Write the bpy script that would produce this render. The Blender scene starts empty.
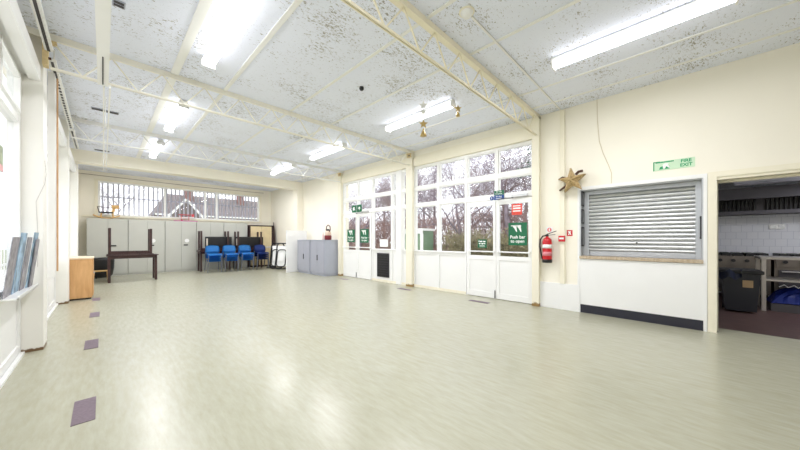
import bpy, bmesh, math, random
from mathutils import Vector, Matrix, Euler
R = math.radians
scene = bpy.context.scene
COL = scene.collection

# ------------------------------------------------------------------ materials
MATS = {}
def lin(c):
    return tuple(((v/255)/12.92 if v/255 <= 0.04045 else (((v/255)+0.055)/1.055)**2.4) for v in c)
def mat(name, rgb, rough=0.6, metal=0.0, spec=0.5, var=0.06, scale=6.0, bump=0.0, emit=0.0):
    """principled material with a gentle procedural mottling of the base colour (rgb in sRGB 0-255)"""
    if name in MATS: return MATS[name]
    m = bpy.data.materials.new(name); m.use_nodes = True
    nt = m.node_tree; b = nt.nodes['Principled BSDF']
    c = lin(rgb)
    b.inputs['Roughness'].default_value = rough
    b.inputs['Metallic'].default_value = metal
    b.inputs['Specular IOR Level'].default_value = spec
    geo = nt.nodes.new('ShaderNodeNewGeometry')
    n = nt.nodes.new('ShaderNodeTexNoise'); n.inputs['Scale'].default_value = scale; n.inputs['Detail'].default_value = 4
    nt.links.new(geo.outputs['Position'], n.inputs['Vector'])
    r = nt.nodes.new('ShaderNodeValToRGB')
    r.color_ramp.elements[0].position = 0.3; r.color_ramp.elements[1].position = 0.7
    r.color_ramp.elements[0].color = (*[max(0, v*(1-var)) for v in c], 1)
    r.color_ramp.elements[1].color = (*[min(1, v*(1+var)) for v in c], 1)
    nt.links.new(n.outputs['Fac'], r.inputs['Fac']); nt.links.new(r.outputs['Color'], b.inputs['Base Color'])
    if bump:
        bp = nt.nodes.new('ShaderNodeBump'); bp.inputs['Strength'].default_value = bump; bp.inputs['Distance'].default_value = 0.01
        nt.links.new(n.outputs['Fac'], bp.inputs['Height']); nt.links.new(bp.outputs['Normal'], b.inputs['Normal'])
    if emit:
        b.inputs['Emission Color'].default_value = (*c, 1); b.inputs['Emission Strength'].default_value = emit
    MATS[name] = m
    return m

def glass_mat():
    m = bpy.data.materials.new('window_glass'); m.use_nodes = True
    nt = m.node_tree; nt.nodes.clear()
    out = nt.nodes.new('ShaderNodeOutputMaterial'); mix = nt.nodes.new('ShaderNodeMixShader')
    tr = nt.nodes.new('ShaderNodeBsdfTransparent'); tr.inputs['Color'].default_value = (.96, .97, .97, 1)
    gl = nt.nodes.new('ShaderNodeBsdfGlossy'); gl.inputs['Roughness'].default_value = 0.02
    fr = nt.nodes.new('ShaderNodeFresnel'); fr.inputs['IOR'].default_value = 1.3
    geo = nt.nodes.new('ShaderNodeNewGeometry'); inv = nt.nodes.new('ShaderNodeMath'); inv.operation = 'SUBTRACT'; inv.inputs[0].default_value = 1
    nt.links.new(geo.outputs['Backfacing'], inv.inputs[1]); mu = nt.nodes.new('ShaderNodeMath'); mu.operation = 'MULTIPLY'
    nt.links.new(fr.outputs['Fac'], mu.inputs[0]); nt.links.new(inv.outputs[0], mu.inputs[1]); nt.links.new(mu.outputs[0], mix.inputs['Fac']); nt.links.new(tr.outputs[0], mix.inputs[1]); nt.links.new(gl.outputs[0], mix.inputs[2])
    nt.links.new(mix.outputs[0], out.inputs['Surface'])
    return m
GLASS = glass_mat()

def ceiling_mat():
    m = bpy.data.materials.new('woodwool_ceiling'); m.use_nodes = True
    nt = m.node_tree; L = nt.links; b = nt.nodes['Principled BSDF']
    b.inputs['Roughness'].default_value = 0.9; b.inputs['Specular IOR Level'].default_value = 0.2
    geo = nt.nodes.new('ShaderNodeNewGeometry')
    mp = nt.nodes.new('ShaderNodeMapping'); mp.inputs['Rotation'].default_value = (0, 0, R(35)); mp.inputs['Scale'].default_value = (1, 1.9, 1)
    L.new(geo.outputs['Position'], mp.inputs['Vector'])
    n1 = nt.nodes.new('ShaderNodeTexNoise'); n1.inputs['Scale'].default_value = 30; n1.inputs['Detail'].default_value = 4; n1.inputs['Roughness'].default_value = .62; n1.inputs['Distortion'].default_value = .8
    L.new(mp.outputs[0], n1.inputs['Vector'])
    n2 = nt.nodes.new('ShaderNodeTexNoise'); n2.inputs['Scale'].default_value = 1.6; n2.inputs['Detail'].default_value = 2
    L.new(geo.outputs['Position'], n2.inputs['Vector'])
    ml = nt.nodes.new('ShaderNodeMath'); ml.operation = 'MULTIPLY_ADD'; ml.inputs[1].default_value = .45; 
    L.new(n2.outputs['Fac'], ml.inputs[0]); L.new(n1.outputs['Fac'], ml.inputs[2])
    r = nt.nodes.new('ShaderNodeValToRGB'); cr = r.color_ramp
    cr.elements[0].position = .0; cr.elements[0].color = (*lin((241, 245, 255)), 1)
    cr.elements[1].position = 1.0; cr.elements[1].color = (*lin((140, 137, 130)), 1)
    e = cr.elements.new(.82); e.color = (*lin((238, 242, 254)), 1)
    e = cr.elements.new(.882); e.color = (*lin((178, 176, 170)), 1)
    L.new(ml.outputs[0], r.inputs['Fac']); L.new(r.outputs['Color'], b.inputs['Base Color'])
    n3 = nt.nodes.new('ShaderNodeTexNoise'); n3.inputs['Scale'].default_value = 70; L.new(mp.outputs[0], n3.inputs['Vector'])
    bp = nt.nodes.new('ShaderNodeBump'); bp.inputs['Strength'].default_value = .35; bp.inputs['Distance'].default_value = .01
    L.new(n3.outputs['Fac'], bp.inputs['Height']); L.new(bp.outputs['Normal'], b.inputs['Normal'])
    return m

def floor_mat():
    m = bpy.data.materials.new('green_vinyl_floor'); m.use_nodes = True
    nt = m.node_tree; L = nt.links; b = nt.nodes['Principled BSDF']
    geo = nt.nodes.new('ShaderNodeNewGeometry')
    mp = nt.nodes.new('ShaderNodeMapping'); mp.inputs['Scale'].default_value = (9, 1.6, 1); L.new(geo.outputs['Position'], mp.inputs['Vector'])
    n1 = nt.nodes.new('ShaderNodeTexNoise'); n1.inputs['Scale'].default_value = 3; n1.inputs['Detail'].default_value = 6; n1.inputs['Roughness'].default_value = .65
    L.new(mp.outputs[0], n1.inputs['Vector'])
    n2 = nt.nodes.new('ShaderNodeTexNoise'); n2.inputs['Scale'].default_value = .7; n2.inputs['Detail'].default_value = 3; L.new(geo.outputs['Position'], n2.inputs['Vector'])
    r = nt.nodes.new('ShaderNodeValToRGB'); cr = r.color_ramp
    cr.elements[0].position = .25; cr.elements[0].color = (*lin((166, 164, 140)), 1)
    cr.elements[1].position = .75; cr.elements[1].color = (*lin((182, 181, 162)), 1)
    L.new(n1.outputs['Fac'], r.inputs['Fac'])
    L.new(r.outputs['Color'], b.inputs['Base Color'])
    rr = nt.nodes.new('ShaderNodeMapRange'); rr.inputs['To Min'].default_value = .24; rr.inputs['To Max'].default_value = .28
    L.new(n2.outputs['Fac'], rr.inputs['Value']); L.new(rr.outputs[0], b.inputs['Roughness'])
    b.inputs['Specular IOR Level'].default_value = .55
    bp = nt.nodes.new('ShaderNodeBump'); bp.inputs['Strength'].default_value = .05; bp.inputs['Distance'].default_value = .01
    L.new(n1.outputs['Fac'], bp.inputs['Height']); L.new(bp.outputs['Normal'], b.inputs['Normal'])
    return m

def dirty_mat(name, rgb, dirt=(120, 92, 62), top=.07):
    """painted surface with brown scuffs at the foot (wear with its own ragged shape)"""
    m = mat(name, rgb, .45, var=.02, scale=3)
    nt = m.node_tree; L = nt.links; b = nt.nodes['Principled BSDF']
    src = b.inputs['Base Color'].links[0].from_socket
    geo = nt.nodes.new('ShaderNodeNewGeometry'); sep = nt.nodes.new('ShaderNodeSeparateXYZ'); L.new(geo.outputs['Position'], sep.inputs[0])
    n = nt.nodes.new('ShaderNodeTexNoise'); n.inputs['Scale'].default_value = 22; n.inputs['Detail'].default_value = 5; L.new(geo.outputs['Position'], n.inputs['Vector'])
    a = nt.nodes.new('ShaderNodeMath'); a.operation = 'MULTIPLY_ADD'; a.inputs[1].default_value = -1/top; a.inputs[2].default_value = .62
    L.new(sep.outputs['Z'], a.inputs[0])
    s = nt.nodes.new('ShaderNodeMath'); s.operation = 'ADD'; L.new(a.outputs[0], s.inputs[0]); L.new(n.outputs['Fac'], s.inputs[1])
    r = nt.nodes.new('ShaderNodeMapRange'); r.inputs['From Min'].default_value = .55; r.inputs['From Max'].default_value = .75; L.new(s.outputs[0], r.inputs['Value'])
    mx = nt.nodes.new('ShaderNodeMixRGB'); L.new(r.outputs[0], mx.inputs['Fac']); L.new(src, mx.inputs['Color1']); mx.inputs['Color2'].default_value = (*lin(dirt), 1)
    L.new(mx.outputs[0], b.inputs['Base Color'])
    return m

def brick_mat(name, c1, c2, mortar, scale, w=.5, h=.25, rough=.5, axis='YZ', ms=.02):
    m = bpy.data.materials.new(name); m.use_nodes = True
    nt = m.node_tree; L = nt.links; b = nt.nodes['Principled BSDF']; b.inputs['Roughness'].default_value = rough
    geo = nt.nodes.new('ShaderNodeNewGeometry'); sep = nt.nodes.new('ShaderNodeSeparateXYZ'); L.new(geo.outputs['Position'], sep.inputs[0])
    cb = nt.nodes.new('ShaderNodeCombineXYZ'); L.new(sep.outputs[axis[0]], cb.inputs[0]); L.new(sep.outputs[axis[1]], cb.inputs[1])
    t = nt.nodes.new('ShaderNodeTexBrick'); t.inputs['Scale'].default_value = scale; t.inputs['Brick Width'].default_value = w; t.inputs['Row Height'].default_value = h
    t.inputs['Mortar Size'].default_value = ms
    t.inputs['Color1'].default_value = (*lin(c1), 1); t.inputs['Color2'].default_value = (*lin(c2), 1); t.inputs['Mortar'].default_value = (*lin(mortar), 1)
    L.new(cb.outputs[0], t.inputs['Vector']); L.new(t.outputs['Color'], b.inputs['Base Color'])
    return m

def wood_mat(name, c1, c2, rough=.45, scale=(2, 14, 2)):
    m = bpy.data.materials.new(name); m.use_nodes = True
    nt = m.node_tree; L = nt.links; b = nt.nodes['Principled BSDF']; b.inputs['Roughness'].default_value = rough
    geo = nt.nodes.new('ShaderNodeNewGeometry'); mp = nt.nodes.new('ShaderNodeMapping'); mp.inputs['Scale'].default_value = scale; L.new(geo.outputs['Position'], mp.inputs['Vector'])
    n = nt.nodes.new('ShaderNodeTexNoise'); n.inputs['Scale'].default_value = 3; n.inputs['Detail'].default_value = 6; n.inputs['Distortion'].default_value = .6; L.new(mp.outputs[0], n.inputs['Vector'])
    r = nt.nodes.new('ShaderNodeValToRGB'); r.color_ramp.elements[0].position = .3; r.color_ramp.elements[1].position = .7
    r.color_ramp.elements[0].color = (*lin(c1), 1); r.color_ramp.elements[1].color = (*lin(c2), 1)
    L.new(n.outputs['Fac'], r.inputs['Fac']); L.new(r.outputs['Color'], b.inputs['Base Color'])
    return m

M_ceil = ceiling_mat(); M_floor = floor_mat()
M_cream = mat('cream_wall_paint', (247, 242, 226), .7, var=.02, scale=1.2)
M_white = mat('white_gloss_paint', (243, 243, 240), .35, var=.015, scale=2)
M_creamgloss = mat('cream_gloss_paint', (242, 236, 214), .4, var=.02, scale=3)
M_trusscream = mat('pale_cream_steel_paint', (243, 236, 212), .45, var=.03, scale=5)
M_trussmid = mat('off_white_steel_paint', (243, 240, 226), .45, var=.03, scale=5)
M_trusswhite = mat('white_steel_paint', (240, 240, 236), .45, var=.02, scale=5)
M_colwhite = dirty_mat('scuffed_white_column', (242, 240, 232))
M_colcream = dirty_mat('scuffed_cream_column', (242, 236, 215), (150, 120, 70), .12)
M_dark = mat('dark_plastic', (38, 36, 40), .5)
M_black = mat('black_plastic', (18, 18, 20), .45)
M_plinth = mat('navy_black_plinth', (36, 36, 48), .5)
M_slot = mat('dark_slot', (70, 66, 68), .6)
M_steel = mat('galvanised_steel', (206, 208, 206), .33, metal=.45, var=.05, scale=8)
M_steel2 = mat('shutter_guide_steel', (186, 188, 190), .4, metal=.5, var=.05, scale=8)
M_alum = mat('brushed_aluminium', (200, 200, 200), .35, metal=.8)
M_chrome = mat('grey_tube_metal', (120, 124, 132), .3, metal=.7)
M_greycup = mat('grey_green_laminate', (192, 193, 184), .5, var=.03, scale=2)
M_greycup2 = mat('grey_green_laminate_door', (196, 197, 188), .5, var=.03, scale=2)
M_bluegrey = mat('blue_grey_steel_paint', (176, 180, 192), .4, var=.02)
M_bluegrey2 = mat('blue_grey_steel_door', (166, 168, 178), .45, var=.02)
M_blue = mat('blue_polypropylene', (58, 150, 226), .45, var=.05)
M_navy = mat('navy_polypropylene', (38, 66, 140), .45, var=.05)
M_darkwood = wood_mat('dark_stained_wood', (48, 30, 30), (74, 48, 46), .35)
M_birch = wood_mat('birch_veneer', (205, 155, 100), (226, 180, 126), .45, (6, 6, 1))
M_birchtop = wood_mat('pale_birch_top', (232, 208, 176), (240, 220, 192), .4)
M_toywood = wood_mat('toy_pine', (206, 160, 92), (226, 186, 124), .5)
M_goldwood = wood_mat('gold_wood', (150, 122, 74), (206, 180, 130), .5, (10, 10, 10))
M_sill = wood_mat('counter_wood', (176, 156, 128), (200, 184, 160), .45)
M_red = mat('red_enamel', (200, 24, 34), .3, var=.03)
M_paper = mat('white_paper', (245, 245, 242), .8, var=.01)
M_green = mat('safety_green', (10, 104, 66), .4, var=.03)
M_greenlight = mat('photoluminescent_green_tint', (206, 232, 200), .5, var=.02)
M_greenmid = mat('exit_sign_green', (40, 160, 100), .5, var=.03)
M_signblue = mat('mandatory_blue', (24, 74, 146), .4, var=.03)
M_plate = mat('purple_brown_carpet_tile', (122, 108, 116), .85, var=.12, scale=60)
M_gold = mat('gold_ornament', (196, 170, 110), .3, metal=.5)
M_rust = mat('ochre_bracket', (216, 194, 146), .6, var=.15, scale=20)
M_pink = mat('pink_toy_plastic', (232, 140, 190), .45)
M_toyred = mat('toy_red', (206, 60, 70), .45)
M_cloth = mat('white_blind_fabric', (244, 243, 240), .8, var=.01)
M_orangewood = wood_mat('orange_batten', (212, 166, 120), (228, 190, 146), .5)
M_poster = mat('poster_bluegrey', (150, 176, 196), .5, var=.5, scale=9)
M_poster2 = mat('poster_grey_print', (150, 146, 150), .5, var=.45, scale=14)
M_poster3 = mat('poster_colour_print', (150, 160, 130), .6, var=.5, scale=12)
M_bark = mat('tree_bark', (138, 126, 134), .9, var=.25, scale=5)
M_bark2 = mat('tree_bark_brown', (148, 130, 128), .9, var=.25, scale=5)
M_twig = mat('russet_twigs', (164, 136, 130), .9, var=.35, scale=2)
M_twig2 = mat('olive_twigs', (146, 138, 106), .9, var=.35, scale=2)
M_conifer = mat('conifer_green', (52, 84, 58), .8, var=.3, scale=4)
M_grass = mat('winter_grass', (148, 154, 118), .9, var=.2, scale=2)
M_paving = mat('pale_paving', (222, 219, 216), .85, var=.08, scale=2)
M_roof = brick_mat('roof_tiles', (126, 116, 114), (116, 108, 108), (98, 92, 94), 2.2, .5, .3, .85, 'XZ')
M_brick = brick_mat('red_brick', (142, 100, 94), (128, 92, 88), (150, 138, 134), 6, .5, .2, .85, 'XZ')
M_render = mat('pale_render', (206, 200, 196), .9, var=.04)
M_bars = mat('grille_grey_paint', (188, 186, 200), .5, var=.03)
M_tile = brick_mat('kitchen_tile', (225, 225, 228), (218, 219, 224), (188, 190, 198), 1, .15, .15, .3, 'YZ', .003)
M_kfloor = wood_mat('kitchen_floor_boards', (64, 46, 44), (88, 66, 62), .5, (14, 2, 1))
M_kceil = mat('kitchen_ceiling_paint', (196, 196, 206), .8)
M_hood = mat('dark_hood_steel', (92, 90, 96), .4, metal=.5)
M_range = mat('range_steel', (120, 112, 104), .35, metal=.6)
M_prep = mat('prep_table_steel', (176, 170, 164), .35, metal=.6)
M_bin = mat('dark_bin_plastic', (30, 32, 40), .4)
M_bluebag = mat('blue_plastic_bag', (36, 56, 150), .4)
M_label = mat('buff_label', (176, 150, 112), .7)
M_brown = mat('brown_ribbon', (84, 56, 44), .7)
M_silver = mat('white_star_glitter', (232, 232, 226), .4)
M_shedgreen = mat('shed_sage_green', (120, 146, 118), .6)
M_redposter = mat('red_notice_print', (226, 80, 66), .6, var=.1, scale=30)

def tube_mat(s):
    m = bpy.data.materials.new('lit_diffuser'); m.use_nodes = True
    b = m.node_tree.nodes['Principled BSDF']
    b.inputs['Base Color'].default_value = (.95, .95, .93, 1); b.inputs['Emission Color'].default_value = (.95, .95, 1, 1)
    b.inputs['Emission Strength'].default_value = s
    return m
M_tube = tube_mat(5.0)

# ------------------------------------------------------------------ mesh builder
class MB:
    def __init__(s): s.bm = bmesh.new()
    def box(s, x0, x1, y0, y1, z0, z1, bev=0.0, mtx=None):
        g = bmesh.ops.create_cube(s.bm, size=1.0); vs = g['verts']
        T = Matrix.Translation(((x0+x1)/2, (y0+y1)/2, (z0+z1)/2)) @ Matrix.Diagonal((abs(x1-x0), abs(y1-y0), abs(z1-z0), 1))
        bmesh.ops.transform(s.bm, matrix=T, verts=vs)
        if bev:
            es = list({e for v in vs for e in v.link_edges})
            r = bmesh.ops.bevel(s.bm, geom=es, offset=bev, segments=2, affect='EDGES', profile=.5)
            vs = list({v for f in r['faces'] for v in f.verts} | {v for v in vs if v.is_valid})
        if mtx is not None: bmesh.ops.transform(s.bm, matrix=mtx, verts=vs)
        return s
    def tube(s, pts, r, n=8, closed=False, r2=None):
        P = [Vector(p) for p in pts]; N = len(P); rings = []
        up = Vector((0, 0, 1))
        prev = None
        for i, p in enumerate(P):
            if closed: d = P[(i+1) % N]-P[i-1]
            else: d = P[min(i+1, N-1)]-P[max(i-1, 0)]
            d.normalize()
            if prev is None:
                a = d.cross(up)
                if a.length < .05: a = d.cross(Vector((1, 0, 0)))
            else:
                a = prev - d*prev.dot(d)
            a.normalize(); prev = a; b = d.cross(a)
            rr = r if r2 is None else r+(r2-r)*i/max(1, N-1)
            rings.append([s.bm.verts.new(p+(a*math.cos(t)+b*math.sin(t))*rr) for t in [2*math.pi*k/n for k in range(n)]])
        m = N if closed else N-1
        for i in range(m):
            A, B = rings[i], rings[(i+1) % N]
            for k in range(n): s.bm.faces.new((A[k], A[(k+1) % n], B[(k+1) % n], B[k]))
        if not closed:
            s.bm.faces.new(rings[0][::-1]); s.bm.faces.new(rings[-1])
        return s
    def bar(s, p, q, w, h=None):
        """rectangular bar between two points, w horizontal, h in the other direction"""
        h = h or w
        p, q = Vector(p), Vector(q); d = (q-p).normalized()
        a = d.cross(Vector((0, 0, 1)))
        if a.length < .01: a = Vector((1, 0, 0))
        a.normalize(); b = d.cross(a)
        c = [(-1, -1), (1, -1), (1, 1), (-1, 1)]
        A = [s.bm.verts.new(p+a*i*w/2+b*j*h/2) for i, j in c]; B = [s.bm.verts.new(q+a*i*w/2+b*j*h/2) for i, j in c]
        for k in range(4): s.bm.faces.new((A[k], A[(k+1) % 4], B[(k+1) % 4], B[k]))
        s.bm.faces.new(A[::-1]); s.bm.faces.new(B)
        return s
    def lathe(s, prof, c=(0, 0, 0), n=20, mtx=None):
        rings = []; new = []
        for r, z in prof:
            ring = [s.bm.verts.new((c[0]+r*math.cos(2*math.pi*k/n), c[1]+r*math.sin(2*math.pi*k/n), c[2]+z)) for k in range(n)]
            rings.append(ring); new += ring
        for A, B in zip(rings, rings[1:]):
            for k in range(n): s.bm.faces.new((A[k], A[(k+1) % n], B[(k+1) % n], B[k]))
        s.bm.faces.new(rings[0][::-1]); s.bm.faces.new(rings[-1])
        if mtx is not None: bmesh.ops.transform(s.bm, matrix=mtx, verts=new)
        return s
    def prism(s, poly, h, mtx):
        """extrude a 2-D polygon (counter-clockwise) by h along local z, then transform"""
        A = [s.bm.verts.new((x, y, 0)) for x, y in poly]; B = [s.bm.verts.new((x, y, h)) for x, y in poly]; n = len(poly)
        s.bm.faces.new(A[::-1]); s.bm.faces.new(B)
        for k in range(n): s.bm.faces.new((A[k], A[(k+1) % n], B[(k+1) % n], B[k]))
        bmesh.ops.transform(s.bm, matrix=mtx, verts=A+B)
        return s
    def grid(s, fn, nu, nv, th=0.0):
        """sheet fn(u,v) -> point, optionally solidified by offsetting along the normal"""
        V = [[s.bm.verts.new(fn(i/nu, j/nv)) for j in range(nv+1)] for i in range(nu+1)]
        fs = [s.bm.faces.new((V[i][j], V[i+1][j], V[i+1][j+1], V[i][j+1])) for i in range(nu) for j in range(nv)]
        if th: bmesh.ops.solidify(s.bm, geom=fs, thickness=th)
        return s
    def build(s, name, m, parent=None, smooth=False):
        bmesh.ops.recalc_face_normals(s.bm, faces=s.bm.faces[:])
        me = bpy.data.meshes.new(name)
        if parent is not None:                      # world coordinates -> the thing's own
            w = Vector(parent.get('_w', (0, 0, 0)))
            bmesh.ops.translate(s.bm, verts=s.bm.verts[:], vec=-w)
        s.bm.to_mesh(me); s.bm.free()
        if smooth:
            for p in me.polygons: p.use_smooth = True
        me.materials.append(m)
        o = bpy.data.objects.new(name, me); COL.objects.link(o)
        if parent is not None:
            o.parent = parent; o['_w'] = list(w)
        else: o['_w'] = [0, 0, 0]
        return o

def tag(o, label=None, cat=None, group=None, kind=None):
    if label: o['label'] = label
    if cat: o['category'] = cat
    if group: o['group'] = group
    if kind: o['kind'] = kind
    return o
def thing(name, label, cat, loc=(0, 0, 0), group=None, kind=None):
    o = bpy.data.objects.new(name, None); o.empty_display_size = .1; COL.objects.link(o)
    o.location = loc; o['_w'] = list(loc)
    return tag(o, label, cat, group, kind)
KIDS = {}
def copy_tree(o, parent=None):
    c = o.copy(); COL.objects.link(c)
    if parent is not None: c.parent = parent
    for ch in [k for k in list(bpy.data.objects) if k.parent == o]: copy_tree(ch, c)
    return c
def centred(o):
    """move a single-mesh thing's origin to the foot of its shape"""
    me = o.data; xs = [v.co for v in me.vertices]
    c = Vector(((min(v.x for v in xs)+max(v.x for v in xs))/2, (min(v.y for v in xs)+max(v.y for v in xs))/2, min(v.z for v in xs)))
    me.transform(Matrix.Translation(-c)); o.location = c; o['_w'] = list(c)
    return o
def S(name, mb, m, label=None):                       # structure piece
    o = mb.build(name, m); o['kind'] = 'structure'
    if label: o['label'] = label
    o['category'] = name.split('_')[0]
    return o
def T(name, mb, m, label, cat, group=None, smooth=False):   # single-mesh thing
    return tag(centred(mb.build(name, m, None, smooth)), label, cat, group)

XF = Matrix(((0, 0, -1, 0), (-1, 0, 0, 0), (0, 1, 0, 0), (0, 0, 0, 1)))   # local xy on a wall that faces -X
def onwall(x, y, z): return Matrix.Translation((x, y, z)) @ XF
def text_mesh(txt, size, depth=.0015, align='CENTER', bold=0.0):
    cu = bpy.data.curves.new('t', 'FONT'); cu.body = txt; cu.size = size; cu.extrude = depth/2; cu.offset = bold
    cu.align_x = align; cu.align_y = 'CENTER'; cu.space_line = .9
    o = bpy.data.objects.new('t', cu); COL.objects.link(o)
    dg = bpy.context.evaluated_depsgraph_get()
    me = bpy.data.meshes.new_from_object(o.evaluated_get(dg))
    bpy.data.objects.remove(o); bpy.data.curves.remove(cu)
    return me
def lettering(parent, txt, size, mtx, m, bold=0.0, name='lettering'):
    if '\n' in txt:
        ls = txt.split('\n')
        for k, t in enumerate(ls): lettering(parent, t, size, mtx @ Matrix.Translation((0, (len(ls)/2-.5-k)*size*.95, 0)), m, bold, name)
        return
    me = text_mesh(txt, size, bold=bold)
    me.transform(mtx); me.transform(Matrix.Translation(-Vector(parent['_w'])))
    me.materials.clear(); me.materials.append(m)
    o = bpy.data.objects.new(name, me); COL.objects.link(o); o.parent = parent
    return o

# ------------------------------------------------------------------ key dimensions (metres; camera stands at the origin)
XL, XR = -0.60, 5.50          # glazed walls left and right
ZC = 3.42                     # ceiling
YB, YN = 13.8, -3.2           # back wall with the high window, near wall behind the camera
BAYS = (1.88, 4.93, 8.0)      # roof trusses / columns

# ------------------------------------------------------------------ floor, ceiling, walls
S('floor', MB().box(XL-.1, XR+.3, YN-.1, YB+.1, -.08, 0), M_floor, 'pale green glossy vinyl floor of the hall')
S('ceiling', MB().box(XL-.1, XR+.3, YN-.1, YB+.1, ZC, ZC+.12), M_ceil, 'white flecked woodwool slab ceiling')
for i, x in enumerate((.67, 1.27, 2.27, 3.08, 4.5, 5.1)):
    w = (.085, .05, .035, .035, .03, .03)[i]
    S('trim_%d' % (i+1), MB().box(x-w/2, x+w/2, YN, 10.68, ZC-.012, ZC), M_trusswhite, 'white batten strip along the ceiling joints')

# back wall with opening for the high window  X -0.11..4.97  Z 2.02..3.14
wx0, wx1, wz0, wz1 = -.11, 4.97, 1.98, 3.13
mb = MB()
mb.box(XL-.1, XR+.2, YB, YB+.25, 0, wz0).box(XL-.1, XR+.2, YB, YB+.25, wz1, ZC)
mb.box(XL-.1, wx0, YB, YB+.25, wz0, wz1).box(wx1, XR+.2, YB, YB+.25, wz0, wz1)
S('wall_back', mb, M_cream, 'cream end wall with the long high window')
S('wall_near', MB().box(XL-.1, XR+.2, YN-.25, YN, 0, ZC), M_cream, 'cream wall behind the viewer')
# downstand beam across the room and its pier
S('wall_beam', MB().box(XL, XR, 10.7, 11.05, 3.12, ZC), M_cream, 'cream downstand beam across the far end')
S('wall_pier', MB().box(5.27, XR, 10.7, 11.05, 0, 3.12), M_cream, 'cream pier carrying the downstand beam')
# right wall: far solid stretch, window bays, wall round hatch and kitchen doorway
mb = MB()
mb.box(XR, XR+.25, 8.0, YB, 0, ZC)                             # beyond the windows
mb.box(XR, XR+.25, 1.88, 8.0, 3.02, ZC)                        # header above windows
mb.box(XR, XR+.3, 1.215, 1.88, 0, ZC)                           # extinguisher wall
mb.box(XR, XR+.3, -2.0, 1.215, 2.03, ZC)                        # above hatch + doorway
mb.box(XR+.06, XR+.3, -.19, 1.215, 0, .88)                      # below hatch
mb.box(XR, XR+.3, -.31, -.19, 0, 2.03)                         # pier hatch | doorway
mb.box(XR, XR+.3, YN, -2.0, 0, ZC)
S('wall_right', mb, M_cream, 'cream wall with window bays, serving hatch and kitchen doorway')
S('trim_7', MB().box(XR-.06, XR, 1.96, 4.84, 3.02, 3.2).box(XR-.04, XR, 1.96, 4.84, 3.2, 3.27), M_creamgloss, 'cream window head board over the near bay')
S('trim_8', MB().box(XR-.06, XR, 5.06, 7.98, 3.02, 3.2).box(XR-.04, XR, 5.06, 7.98, 3.2, 3.27), M_creamgloss, 'cream window head board over the far bay')
S('trim_9', MB().box(XR-.03, XR, 1.205, 1.83, 0, .44), M_white, 'white boxed panel at the foot of the wall under the extinguisher')

# right columns
for i, (a, b, zz) in enumerate(((1.83, 1.95, ZC), (4.86, 5.06, ZC), (7.97, 8.12, ZC))):
    S('trim_%d' % (10+i), MB().box(XR-.1, XR+.05, a, b, 0, zz), M_colcream, 'cream column between the window bays')

# ------------------------------------------------------------------ right-hand window walls
def pane(root, y0, y1, z0, z1, x=XR+.045):
    MB().box(x-.004, x+.004, y0, y1, z0, z1).build('pane', GLASS, root)
def frame_rect(mb, y0, y1, z0, z1, w=.05, x0=XR+.01, x1=XR+.08):
    mb.box(x0, x1, y0, y0+w, z0, z1).box(x0, x1, y1-w, y1, z0, z1)
    mb.box(x0, x1, y0+w, y1-w, z0, z0+w).box(x0, x1, y0+w, y1-w, z1-w, z1)
def glazed_bay(n, y0, y1, mull, sill_rows, label):
    """fixed glazing: mull = list of vertical divisions, one column of panes between each, white spandrel panels under the sill"""
    r = thing('window_%d' % n, label, 'window', (XR, (y0+y1)/2, 0), kind='structure')
    f = MB(); ys = [y0]+mull+[y1]
    f.box(XR, XR+.09, y0, y1, 2.97, 3.02)
    for y in ys:
        f.box(XR-.005, XR+.09, y-.03 if y != y0 else y, y+.03 if y != y1 else y, 0, 2.97)
    for z in (2.46, 2.04, .86):
        f.box(XR, XR+.085, y0, y1, z-.03, z+.04)
    f.build('frame', M_white, r)
    for a, b in zip(ys, ys[1:]):
        a2, b2 = a+(.03), b-(.03)
        for z0, z1 in ((2.5, 2.97), (2.08, 2.43), (.9, 2.01)):
            pane(r, a2, b2, z0, z1)
            g = MB(); frame_rect(g, a2, b2, z0, z1, .022, XR+.015, XR+.07); g.build('bead', M_white, r)
        MB().box(XR+.02, XR+.06, a2, b2, .02, .83).build('spandrel_panel', M_white, r)
    MB().box(XR-.03, XR+.02, y0, y1, .895, .91).build('sill', M_white, r)
    MB().box(XR-.012, XR, y0, y1, 0, .06).build('skirting', M_creamgloss, r)
    return r
def toplight(n, y0, y1, mull, label):
    r = thing('window_%d' % n, label, 'window', (XR, (y0+y1)/2, 2.04), kind='structure')
    f = MB(); ys = [y0]+mull+[y1]
    f.box(XR, XR+.09, y0, y1, 2.97, 3.02)
    for y in ys:
        f.box(XR-.005, XR+.09, y-.03 if y != y0 else y, y+.03 if y != y1 else y, 2.0, 2.97)
    for z in (2.46, 2.04): f.box(XR, XR+.085, y0, y1, z-.05, z+.04)
    f.build('frame', M_white, r)
    for a, b in zip(ys, ys[1:]):
        for z0, z1 in ((2.5, 2.97), (2.08, 2.41)):
            pane(r, a+.03, b-.03, z0, z1)
            g = MB(); frame_rect(g, a+.03, b-.03, z0, z1, .022, XR+.015, XR+.07); g.build('bead', M_white, r)
    return r
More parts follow.
